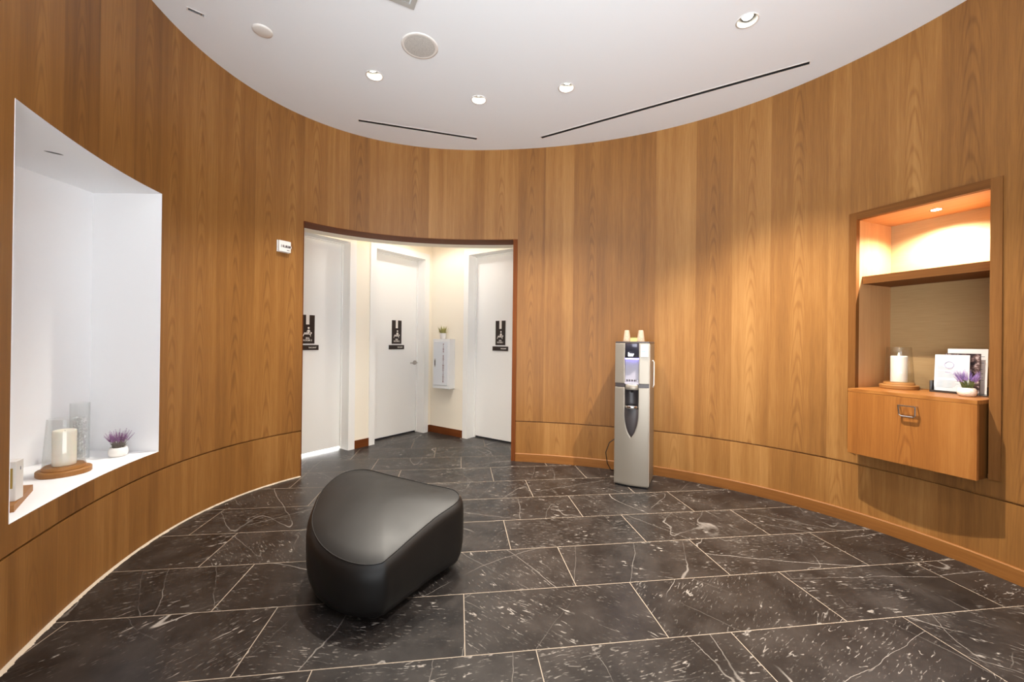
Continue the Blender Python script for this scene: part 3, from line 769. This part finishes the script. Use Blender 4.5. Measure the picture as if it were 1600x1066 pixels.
sprig_plant('potted_lavender', [(0, 0), (.030, 0), (.041, .007), (.046, .025), (.045, .042), (.039, .0575), (.036, .0575), (.034, .048)], 42, .125, .05, M['lav_purple2'], M['leaf_grey'], (-2.41, 2.475, NIB),
            'small mauve lavender in a white pot at the right end of the white niche', 'potted lavenders', 3, M['ceramic'], head=.55, pot_r=.036)
pt = mat('diamond_ceramic', srgb(240, 228, 212), .4); q = NT(pt); tcn = q.new('ShaderNodeTexCoord'); sp = q.new('ShaderNodeSeparateXYZ'); q.link(tcn.outputs['Object'], sp.inputs[0])
ang = q.math('MULTIPLY', q.math('ARCTAN2', sp.outputs[1], sp.outputs[0]), 5.0); zz = q.math('MULTIPLY', sp.outputs[2], 260)
w1 = q.math('ABSOLUTE', q.math('SINE', q.math('ADD', ang, zz))); w2 = q.math('ABSOLUTE', q.math('SINE', q.math('SUBTRACT', ang, zz)))
bp = q.new('ShaderNodeBump'); bp.inputs['Strength'].default_value = .35; bp.inputs['Distance'].default_value = .003; q.link(q.math('MINIMUM', w1, w2), bp.inputs['Height']); q.link(bp.outputs[0], q.b.inputs['Normal'])
sprig_plant('potted_lavender', [(0, 0), (.028, 0), (.038, .007), (.043, .024), (.041, .042), (.033, .053), (.030, .053), (.029, .045)], 46, .125, .055, M['lav_purple'], M['leaf'], MC @ V3((.567, .115, CT)),
            'small purple lavender in a quilted white pot before the cards on the oak cabinet', 'potted lavenders', 8, pt, head=.5, pot_r=.031)

# ------------------------------------------------------------------ board and white box at the near end of the niche
bo = [(-2.052, 1.668), (-2.255, 1.905), (-2.372, 1.868), (-2.44, 1.80), (-2.44, 1.62), (-2.10, 1.62)]
wb = MB(); wb.prism(bo, NIB, NIB+.030)
wb.uv = [[(p[0]*.8+p[2]*3, p[1]) for p in [wb.v[i] for i in f]] for f in wb.f]
o = wb.build('wooden_board', M['board_wood'], merge=False, bevel=.002); tag(o, 'angular flat wooden board under the white box at the near end of the niche', 'board')
wx = empty('white_display_box', (-2.150, 1.712, NIB+.0305), math.atan2(.05, -.06)+PI, 'white box with a gold panel standing on the wooden board in the niche', 'box')
wx.rotation_euler = (0, 0, math.radians(30))
wbm = MB(); wbm.box((-.045, -.030, 0), (.045, .030, .168)); wbm.build('box_body', M['white_plastic'], wx, bevel=.002)
MB().box((-.036, -.032, .055), (.036, -.0301, .140)).build('gold_panel', M['gold'], wx)
MB().box((.0451, .002, .125), (.0457, .008, .139)).build('printed_mark', M['grey_print'], wx)

# ------------------------------------------------------------------ cards in a smoked acrylic holder on the cabinet
def cab_loc(x, y, z): return MC @ V3((x, y, z))
CR = math.atan2(cu.y, cu.x)
hold = empty('card_holder', cab_loc(.455, .27, CT), CR, 'smoked acrylic card holder behind the lavender on the oak cabinet', 'card holder')
mb = MB(); mb.box((-.105, -.045, 0), (.16, .075, .004)); mb.box((-.105, -.045, .004), (-.102, .02, .075)); mb.box((-.105, .065, .004), (.16, .075, .05)); mb.box((-.105, -.045, .004), (.04, -.043, .014))
mb.build('tray', M['slate_sign'], hold, merge=False)
def card(x, y, w, h, m, label, tilt):
    r = empty('leaflet', cab_loc(x, y, CT+.0045), CR, label, 'card', None)
    r.rotation_euler = (tilt, 0, CR); r['group'] = 'cards in the acrylic holder'
    MB().box((-w/2, -.002, 0), (w/2, .002, h)).build('sheet', m, r)
    return r
c1 = card(.44, .262, .165, .245, M['card_paper'], 'pale grey printed card at the front of the acrylic holder', -.06)
c2 = card(.476, .295, .165, .255, M['dark_print'], 'dark photo card in the middle of the acrylic holder', -.06)
c3 = card(.487, .325, .185, .285, M['card_white'], 'tallest white card at the back of the acrylic holder', -.06)
rn = random.Random(5)
g = MB(); l = MB()
for k in range(17):
    z = .03+k*.0085; w = rn.uniform(.03, .11)
    if k in (6, 7, 13): continue
    g.box((-.07, -.0028, z), (-.07+w, -.0021, z+.0016))
g.build('print_lines', M['grey_print'], c1, merge=False)
MB().tube([( -.012+.022*math.cos(t*PI/10), -.0024, .178+.022*math.sin(t*PI/10)) for t in range(21)], .0022, 6).build('lilac_ring', M['lilac_print'], c1)
MB().tube([(-.03, -.0024, .13), (.0, -.0024, .126), (.04, -.0024, .10), (.06, -.0024, .085)], .002, 6).build('lilac_swash', M['lilac_print'], c1)
pm_ = mat('photo_ink', srgb(60, 44, 44), .5); q = NT(pm_); tcn = q.new('ShaderNodeTexCoord')
q.link(q.ramp(q.noise(tcn.outputs['Object'], 38, 3, .6), [(.42, srgb(38, 24, 26)), (.55, srgb(96, 70, 66)), (.66, srgb(190, 170, 165))]), q.b.inputs['Base Color'])
MB().box((-.081, -.0027, .003), (.081, -.0021, .252)).build('photo_print', pm_, c2)
pl = MB()
for k in range(14): pl.box((.045, -.0028, .06+k*.0135), (.045+rn.uniform(.012, .034), -.0021, .063+k*.0135))
pl.build('print_lines', M['grey_print'], c3, merge=False)

# ------------------------------------------------------------------ wall-mounted sensor box on the left wall
sA, sB = 3.636, 3.752; pm = (Wp(sA)+Wp(sB))/2; dd = (Wp(sB)-Wp(sA)).normalized(); nn = V3((-dd.y, dd.x)); nn = nn if nn.dot(pm-V3(CEN)) > 0 else -nn
th = empty('thermostat', (0, 0, 0), 0, 'small white box thermostat with a dark scale on the oak wall left of the opening', 'thermostat')
th.matrix_world = mtx2(pm, dd, nn); th.location.z = 2.108
MB().box((-.056, -.012, -.052), (.056, -.0005, .052)).build('back_plate', M['white_plastic'], th, bevel=.003)
MB().box((-.050, -.034, -.050), (.056, -.012, .050)).build('cover', M['white_plastic'], th, bevel=.005)
MB().box((.056, -.030, -.010), (.063, -.016, .012)).build('lever', M['white_plastic'], th, bevel=.003)
sm = MB()
for k, (x, w) in enumerate(((-.033, .004), (-.019, .008), (-.006, .003), (.006, .010), (.019, .006), (.030, .008), (.041, .010))): sm.box((x, -.0352, -.010 if k else -.013), (x+w, -.0341, .011))
sm.box((-.020, -.0352, -.010), (.050, -.0342, -.005)); sm.build('scale_marks', M['dark_print'], th, merge=False)
MB().box((.018, -.0352, -.034), (.042, -.0342, -.029)).build('logo_print', M['dark_print'], th)

# ------------------------------------------------------------------ room signs on the doors
def sign(mtx, cx_, num, label):
    r = empty('room_sign', (0, 0, 0), 0, label, 'sign', 'dark brown spa room signs')
    r.matrix_world = mtx @ Matrix.Translation((cx_, REC-.002, 1.237))
    w, h = .078, .315
    mb = MB(); mb.box((-w, -.006, 0), (w, 0, h-.105)); mb.box((-w, -.006, h-.105), (-.019, 0, h)); mb.box((.019, -.006, h-.105), (w, 0, h))
    mb.build('plaque', M['sign_brown'], r, merge=False)
    MB().box((-.019, -.004, h-.105), (.019, 0, h)).build('slot_inset', M['sign_white'], r)
    # pictogram: therapist behind a treatment table with a lying guest
    p = MB(); y = -.0068
    def disc(cx, cz, rad): p.poly([(cx+rad*math.cos(-2*PI*k/20), y, cz+rad*math.sin(-2*PI*k/20)) for k in range(20)][::-1])
    def bar(x0, z0, x1, z1, t):
        d = V3((x1-x0, z1-z0)); d.normalize(); n = V3((-d.y, d.x))*t/2
        p.poly([(x0-n.x, y, z0-n.y), (x1-n.x, y, z1-n.y), (x1+n.x, y, z1+n.y), (x0+n.x, y, z0+n.y)])
    disc(.010, .172, .0115); bar(.010, .152, .010, .122, .017); bar(.002, .150, -.010, .126, .006); bar(.018, .150, .026, .128, .006)
    bar(-.046, .104, .040, .104, .007); bar(-.042, .104, -.050, .080, .007); bar(.024, .104, .034, .080, .007)
    bar(-.040, .115, .020, .117, .010); disc(.038, .118, .009)
    p.build('pictogram', M['sign_white'], r, merge=False)
    text('lettering', 'SPA\nROOM %d' % num, .026, M['sign_white'], r, (0, -.0062, .046), line=.9, bold=.0006)
    s = MB().box((-.125, -.008, -.072), (.125, 0, -.016)).build('status_slider', M['sign_brown'], r, bevel=.001)
    text('lettering', 'VACANT', .022, M['sign_white'], s, (.055, -.0082, -.045), bold=.0005)
    return r
sign(MA, -.485, 3, 'dark brown SPA ROOM 3 sign on the left spa door, partly behind the wall')
sign(MA, .72, 2, 'dark brown SPA ROOM 2 sign on the middle spa door with the lever')
sign(MBm, 1.13, 1, 'dark brown SPA ROOM 1 sign on the right spa door')

# ------------------------------------------------------------------ fire extinguisher cabinet
fe = empty('fire_extinguisher_cabinet', (0, 0, 0), 0, 'white steel fire extinguisher cabinet on the cream wall between two spa doors', 'cabinet')
fe.matrix_world = MBm @ Matrix.Translation((.32, 0, .64))
MB().box((-.155, -.11, 0), (.155, -.0005, .67)).build('box_body', M['fe_white'], fe, bevel=.004)
fd = MB().box((-.128, -.118, .045), (.122, -.1105, .635)).build('door', M['fe_door'], fe, bevel=.003)
MB().box((-.114, -.1205, .29), (-.094, -.118, .40)).build('pull', M['steel'], fd, merge=False, bevel=.002)
mb = MB().box((-.110, -.1222, .31), (-.098, -.1205, .38)); mb.build('latch_recess', M['dark_print'], fd)
for word, zc in (('FIRE', .5465), ('EXTINGUISHER', .2675)):
    text('lettering', '\n'.join(word), .036, M['fe_text'], fd, (.052, -.1184, zc), line=.86, bold=.0008)
rp = MBm @ V3((.315, -.075, 1.3105))
sprig_plant('potted_plant', [(0, 0), (.034, 0), (.040, .01), (.043, .075), (.045, .078), (.041, .078), (.040, .068)], 55, .12, .02, None, M['leaf_pale'], rp, 'small pale green plant in a white pot on top of the fire extinguisher cabinet', 'potted plants', 21, M['ceramic'], pot_r=.038)
pp = [k for k in bpy.data.objects if k.name.startswith('potted_plant')][0]
# broad succulent-like leaves
lf = MB(); rn = random.Random(2)
for k in range(60):
    a = rn.uniform(0, 6.28); el = rn.uniform(.35, 1.45); ln = rn.uniform(.07, .13)*(.6 if el < .9 else 1); c0 = V3((.02*math.cos(a), .02*math.sin(a), .07))
    dv = V3((math.cos(a)*math.cos(el), math.sin(a)*math.cos(el), math.sin(el)))*ln; sd_ = V3((-math.sin(a), math.cos(a), 0))*.007
    lf.poly([c0, c0+dv*.5+sd_, c0+dv, c0+dv*.5-sd_])
lf.build('leaves', M['leaf_pale'], pp, merge=False)

RW = .060
# ------------------------------------------------------------------ water dispenser
wc = empty('water_dispenser', (1.072, 3.589, 0), math.radians(-26.4), 'tall silver freestanding water dispenser against the curved oak wall', 'water dispenser')
WH = .15; WD = .355; TOPZ = 1.292
def bow(x): return -.016*(1-(x/WH)**2)          # bowed front
def front_outline(x0, x1, back, n=10):
    return [(x0+(x1-x0)*k/n, bow(x0+(x1-x0)*k/n)) for k in range(n+1)] + [(x1, back), (x0, back)]
# rear body (side panels)
MB().prism([(-WH+.004, .005), (-RW-.012, .005), (-RW-.012, .08), (RW+.012, .08), (RW+.012, .005), (WH-.004, .005), (WH-.004, WD), (-WH+.004, WD)], .012, TOPZ-.012).build('rear_body', M['cool_side'], wc, bevel=.006)
MB().prism([(-WH+.012, .004), (WH-.012, .004), (WH-.012, WD-.01), (-WH+.012, WD-.01)], 0, .0118).build('foot_plinth', M['black'], wc)
MB().prism(front_outline(-WH+.003, WH-.003, WD-.01), TOPZ-.011, TOPZ+.004).build('top_cap', M['cool_dark'], wc, bevel=.003)
# lower door with pointed-oval recess cut through: built as left/right/lower patches around the outline
def front_panel(name, m, z0, z1, cut):
    """bowed front panel z0..z1 with cut(z) = half width of the opening at height z"""
    mb = MB(); nz = 60
    def col(sgn):
        for k in range(nz):
            za, zb = z0+(z1-z0)*k/nz, z0+(z1-z0)*(k+1)/nz
            for j in range(8):
                def X(z, t): c = cut(z); return sgn*(c+(WH-c)*t)
                q_ = [(X(za, j/8), za), (X(za, (j+1)/8), za), (X(zb, (j+1)/8), zb), (X(zb, j/8), zb)]
                pts = [(x, bow(x), z) for x, z in q_]
                mb.poly(pts if sgn > 0 else pts[::-1], smooth=True)
    col(1); col(-1)
    o = mb.build(name, m, wc)
    md = o.modifiers.new('solid', 'SOLIDIFY'); md.thickness = .018; md.offset = -1
    md = o.modifiers.new('bevel', 'BEVEL'); md.width = .002; md.segments = 2; md.limit_method = 'ANGLE'; md.angle_limit = math.radians(50)
    return o
def cut_low(z):
    if z < .449: return 0.0
    if z < .66: 
        t = (z-.449)/(.66-.449); return RW*(math.sin(t*PI/2))**.62
    return RW
front_panel('lower_door', M['cool_silver'], .018, .886, cut_low)
front_panel('upper_front', M['cool_silver'], .922, TOPZ-.012, lambda z: RW)
MB().prism(front_outline(-WH+.004, -RW, .015, 5), .887, .921).build('dark_band', M['cool_dark'], wc, merge=False)
MB().prism(front_outline(RW, WH-.004, .015, 5), .887, .921).build('dark_band', M['cool_dark'], wc, merge=False)
# recess back for the cup bay
mb = MB(); n = 12
for k in range(n):
    a, b = PI*k/n, PI*(k+1)/n
    pa_, pb_ = (RW*1.02*math.cos(a), .012+.055*math.sin(a)), (RW*1.02*math.cos(b), .012+.055*math.sin(b))
    mb.poly([(*pa_, .40), (*pb_, .40), (*pb_, .89), (*pa_, .89)], smooth=True)
mb.build('cup_bay', M['cool_dark'], wc)
# lower apron inside the bay, drip ring
mb = MB(); nz = 24
for k in range(nz):
    za, zb = .449+(.70-.449)*k/nz, .449+(.70-.449)*(k+1)/nz
    for j in range(10):
        t0, t1 = -1+2*j/10, -1+2*(j+1)/10; ca, cb = cut_low(za)*.985, cut_low(zb)*.985
        f = lambda x, c: -.012-.018*math.sqrt(max(0, 1-(x/max(c, 1e-4))**2))*min(1, c/RW)
        q_ = [(ca*t0, za, ca), (ca*t1, za, ca), (cb*t1, zb, cb), (cb*t0, zb, cb)]
        mb.poly([(x, f(x, c), z) for x, z, c in q_], smooth=True)
mb.build('lower_apron', M['cool_dark'], wc)
MB().lathe([(.020, .0), (.050, -.004), (.057, .006), (.056, .020), (.050, .026), (.040, .020), (.022, .012), (.020, .0)], 40, c=(0, -.002, .704), sy=.85).build('drip_ring', M['chrome'], wc)
MB().lathe([(0, .004), (.022, .006)], 24, c=(0, -.002, .704), sy=.85).build('drip_grate', M['black'], wc)
# upper bay: hood, blue-lit back, buttons, chrome collar
mb = MB(); n = 12
for k in range(n):
    x0, x1 = -RW+2*RW*k/n, -RW+2*RW*(k+1)/n
    f = lambda x: -.016-.016*math.sqrt(max(0, 1-(x/RW)**2))
    mb.poly([(x0, f(x0), 1.15), (x1, f(x1), 1.15), (x1, f(x1)+.004, TOPZ-.012), (x0, f(x0)+.004, TOPZ-.012)], smooth=True)
    mb.poly([(x0, f(x0), 1.15), (x0, .03, 1.15), (x1, .03, 1.15), (x1, f(x1), 1.15)])
mb.build('hood', M['cool_hood'], wc)
text('lit_logo', 'bw', .042, M['lit_white'], wc, (-.006, -.0335, 1.180), bold=.0022, spacing=.80)
MB().box((-RW+.002, -.004, 1.138), (RW-.002, .004, 1.149)).build('blue_light_bar', M['blue_led'], wc)
mb = MB(); mb.poly([(-RW, .018, .915), (RW, .018, .915), (RW, .018, 1.15), (-RW, .018, 1.15)])
mb.poly([(-RW, -.010, .915), (-RW, .018, .915), (-RW, .018, 1.15), (-RW, -.010, 1.15)]); mb.poly([(RW, .018, .915), (RW, -.010, .915), (RW, -.010, 1.15), (RW, .018, 1.15)])
mb.build('dispense_back', M['recess_silver'], wc, merge=False)
MB().box((-RW, -.014, .915), (RW, .018, .930)).build('button_ledge', M['recess_silver'], wc, bevel=.002)
for k in range(5):
    x = -.044+.022*k
    bt = MB().lathe([(0, .0), (.0085, .0), (.0085, .003), (.006, .005), (0, .005)], 18)
    bt.v = [(a, -c_, b) for a, b, c_ in bt.v]
    bt.build('button', M['cool_dark'] if k < 4 else M['chrome'], wc, loc=(x, .017, .948))
MB().lathe([(.056, 0), (.060, .006), (.060, .044), (.052, .049)], 40, c=(0, .008, .867), sy=.62).build('chrome_collar', M['cool_silver'], wc)
MB().tube([(0, .02, .867), (0, .02, .84)], .012, 16).build('spout', M['black'], wc)
lb = MB().box((.076, -.0165, 1.165), (.138, -.004, 1.268)).build('instruction_label', M['label_paper_glow'], wc)
mb = MB().box((.088, -.0172, 1.236), (.126, -.0166, 1.241)); mb.box((.084, -.0172, 1.205), (.116, -.0166, 1.216)); mb.box((.096, -.0172, 1.182), (.128, -.0166, 1.190)); mb.build('label_print', M['mint_print'], lb, merge=False)
MB().tube([(WH+.002, .20, 1.125), (WH+.010, .21, 1.11), (WH+.010, .215, .90), (WH+.002, .21, .878)], .005, 10).build('side_handle', M['white_plastic'], wc)
MB().box((WH-.004, .022, .02), (WH-.0015, .028, TOPZ-.02)).build('door_seam', M['white_plastic'], wc)
# cord, two frosted cups and a small box on top
WM = Matrix.Translation(wc.location) @ Matrix.Rotation(math.radians(-26.4), 4, 'Z')
cdm = MB().tube([WM @ V3(p) for p in ((-.12, WD+.004, .37), (-.18, WD-.02, .365), (-.26, WD-.06, .30), (-.295, WD-.06, .20), (-.28, WD-.05, .09), (-.25, WD-.03, .025), (-.19, WD+.0, .008))], .0045, 8)
cdm.build('power_cord', M['cord'], wc).matrix_parent_inverse = (Matrix.Translation((1.072, 3.589, 0)) @ Matrix.Rotation(math.radians(-26.4), 4, 'Z')).inverted()
cup = empty('plastic_cup', (0, 0, 0)); 
MB().lathe([(.033, 0), (.036, .002), (.034, .012), (.022, .100), (.018, .106), (.0, .106)], 32).build('cup_wall', M['frost'], cup)
cup2 = copy_tree(cup)
for c_, x, lab in ((cup, -.075, 'frosted upturned cup on the left of the water dispenser top'), (cup2, .050, 'frosted upturned cup on the right of the water dispenser top')):
    c_.location = WM @ V3((x, .15, TOPZ+.0045)); tag(c_, lab, 'cup', 'upturned cups on the water dispenser')
bx = empty('small_box', WM @ V3((-.012, .16, TOPZ+.0045)), math.radians(-20), 'small tan box with a green lid between two upturned cups', 'box')
MB().box((-.032, -.02, 0), (.032, .02, .032)).build('box_body', mat('tan_card', srgb(206, 178, 112), .7), bx, bevel=.002)
MB().box((-.028, -.016, .032), (.028, .016, .040)).build('lid', mat('olive_lid', srgb(96, 94, 40), .6), bx, bevel=.002)

# ------------------------------------------------------------------ leather pouf
ctrl = [(-.565, 1.782), (-.518, 1.838), (-.45, 1.96), (-.37, 2.10), (-.268, 2.265), (-.312, 2.385), (-.50, 2.46), (-.74, 2.56), (-.95, 2.645), (-1.09, 2.58), (-1.125, 2.39), (-1.09, 2.20), (-1.03, 2.04), (-.925, 1.905), (-.80, 1.815), (-.67, 1.772)]
def catmull(P, n=10):
    out = []
    m = len(P)
    for i in range(m):
        p0, p1, p2, p3 = [V3(P[(i+k-1) % m][:2]) for k in range(4)]
        for j in range(n):
            t = j/n
            out.append(.5*((2*p1)+(p2-p0)*t+(2*p0-5*p1+4*p2-p3)*t*t+(3*p1-p0-3*p2+p3)*t**3))
    return out
OUT = catmull(ctrl, 10); oc = V3((-.70, 2.22))
def oh(p): 
    return .305+.24*(p.y-1.85)-.08*(p.y-1.85)**2
po = empty('leather_pouf', (oc.x, oc.y, 0), 0, 'black leather pebble-shaped pouf with a sloping top on the stone floor', 'pouf')
def ringat(inset, zf):
    """inset in metres toward centre; zf(height) -> z"""
    R = []
    for i, p in enumerate(OUT):
        d = (OUT[(i+1) % len(OUT)]-OUT[i-1]).normalized(); n = V3((d.y, -d.x))
        if n.dot(p-oc) < 0: n = -n
        q_ = p-n*inset
        R.append(V3((q_.x-oc.x, q_.y-oc.y, zf(oh(p)))))
    return R
sides = [(.10, lambda h: .022), (.055, lambda h: .026), (.026, lambda h: .045), (.010, lambda h: .085), (.002, lambda h: .14), (.0, lambda h: .2), (.0, lambda h: h-.075), (.003, lambda h: h-.045), (.011, lambda h: h-.022), (.026, lambda h: h-.006)]
def loft(rings):
    mb = MB()
    for A, B in zip(rings, rings[1:]):
        n = len(A)
        for k in range(n): mb.poly([A[k], A[(k+1) % n], B[(k+1) % n], B[k]], smooth=True)
    return mb
mb = loft([ringat(i, z) for i, z in sides]); mb.poly(ringat(*sides[0])[::-1])
mb.build('side_upholstery', M['leather'], po)
rim = ringat(*sides[-1])
tops = [rim]
for f in (.93, .84, .72, .58, .42, .26, .12):
    R = []
    for p in rim:
        dome = .026*(1-f**2.2); zpl = oh(V3((p.x*f+oc.x, p.y*f+oc.y))) - .006
        R.append(V3((p.x*f, p.y*f, zpl+dome+.004*(1-f))))
    tops.append(R)
mb = loft(tops); mb.poly(tops[-1])
mb.build('seat_top', M['leather'], po)
pr = rim + [rim[0], rim[1]]
MB().tube([p+V3((0, 0, .001)) for p in pr], .0028, 8, cap=False).build('piping', M['leather'], po)
mb = loft([ringat(.09, lambda h: .0), ringat(.09, lambda h: .0225)]); mb.poly(ringat(.09, lambda h: .0)[::-1]); mb.poly(ringat(.09, lambda h: .0225))
mb.build('plinth', M['black'], po)

# ------------------------------------------------------------------ lights
def light(name, typ, loc, energy, col=(1, 1, 1), **kw):
    l = bpy.data.lights.new(name, typ); l.energy = energy; l.color = col
    tgt = kw.pop('target', None)
    for k, v in kw.items(): setattr(l, k, v)
    o = bpy.data.objects.new(name, l); COL.objects.link(o); o.location = loc
    if tgt is not None: o.rotation_euler = (V3(tgt)-V3(loc)).to_track_quat('-Z', 'Y').to_euler()
    return o
WARM = (1, .93, .82)
for c, e, sz in ((downs[0], 720, .02), (downs[1], 330, .03), (downs[2], 260, .03), (downs[3], 230, .03)):
    light('downlight_beam', 'SPOT', (c[0], c[1], H-.004), e, WARM, spot_size=math.radians(92), spot_blend=1.0, shadow_soft_size=sz, target=(c[0], c[1], 0))
light('puck_beam', 'SPOT', MC @ V3((.386, .20, IT-.006)), 110, (1, .92, .86), spot_size=math.radians(150), spot_blend=.6, shadow_soft_size=.012, target=MC @ V3((.386, .20, 1)))
light('lobby_beam', 'SPOT', (-1.05, 4.9, VCZ-.01), 23, (1, .96, .91), spot_size=math.radians(150), spot_blend=.5, shadow_soft_size=.03, target=(-1.05, 4.9, 0))
light('treatment_room_lamp', 'POINT', MA @ V3((-.475, REC+.45, .5)), 260, (.92, .95, 1), shadow_soft_size=.1)

wd = bpy.data.worlds.new('ceiling_fill_world'); SC.world = wd; wd.use_nodes = True
# added fill from behind the viewer, stronger below the horizon to lift the ceiling
wn_ = wd.node_tree; bg = wn_.nodes['Background']; tcw = wn_.nodes.new('ShaderNodeTexCoord'); spw = wn_.nodes.new('ShaderNodeSeparateXYZ')
mrw = wn_.nodes.new('ShaderNodeMapRange'); mrw.interpolation_type = 'SMOOTHSTEP'
wn_.links.new(tcw.outputs['Generated'], spw.inputs[0]); wn_.links.new(spw.outputs[2], mrw.inputs[0])
mrw.inputs[1].default_value = -.12; mrw.inputs[2].default_value = .12; mrw.inputs[3].default_value = 6.5; mrw.inputs[4].default_value = 1.1
wn_.links.new(mrw.outputs[0], bg.inputs[1]); bg.inputs[0].default_value = (.93, .97, 1, 1)

# ------------------------------------------------------------------ camera
cam = bpy.data.cameras.new('camera'); co = bpy.data.objects.new('camera', cam); COL.objects.link(co)
cam.sensor_width = 36; cam.sensor_fit = 'HORIZONTAL'; cam.lens = 629.3/1600*36; cam.clip_start = .02; cam.clip_end = 100
pi_, ro = .0025, .0116; c, s = math.cos(ro), math.sin(ro); sp_, cp_ = math.sin(pi_), math.cos(pi_)
R = V3((c, -s*sp_, s*cp_)); U = V3((-s, -c*sp_, c*cp_)); F = V3((0, cp_, sp_))
co.matrix_world = Matrix(((R.x, U.x, -F.x, 0), (R.y, U.y, -F.y, 0), (R.z, U.z, -F.z, EYE), (0, 0, 0, 1)))
SC.camera = co
vs_ = SC.view_settings; vs_.view_transform = 'Standard'; vs_.look = 'None'; vs_.gamma = 1; vs_.use_curve_mapping = False; vs_.exposure = 0.47
SC.cycles.max_bounces = 10; SC.cycles.diffuse_bounces = 6; SC.cycles.transparent_max_bounces = 16
SC.cycles.use_denoising = True
SC.cycles.sample_clamp_indirect = 6
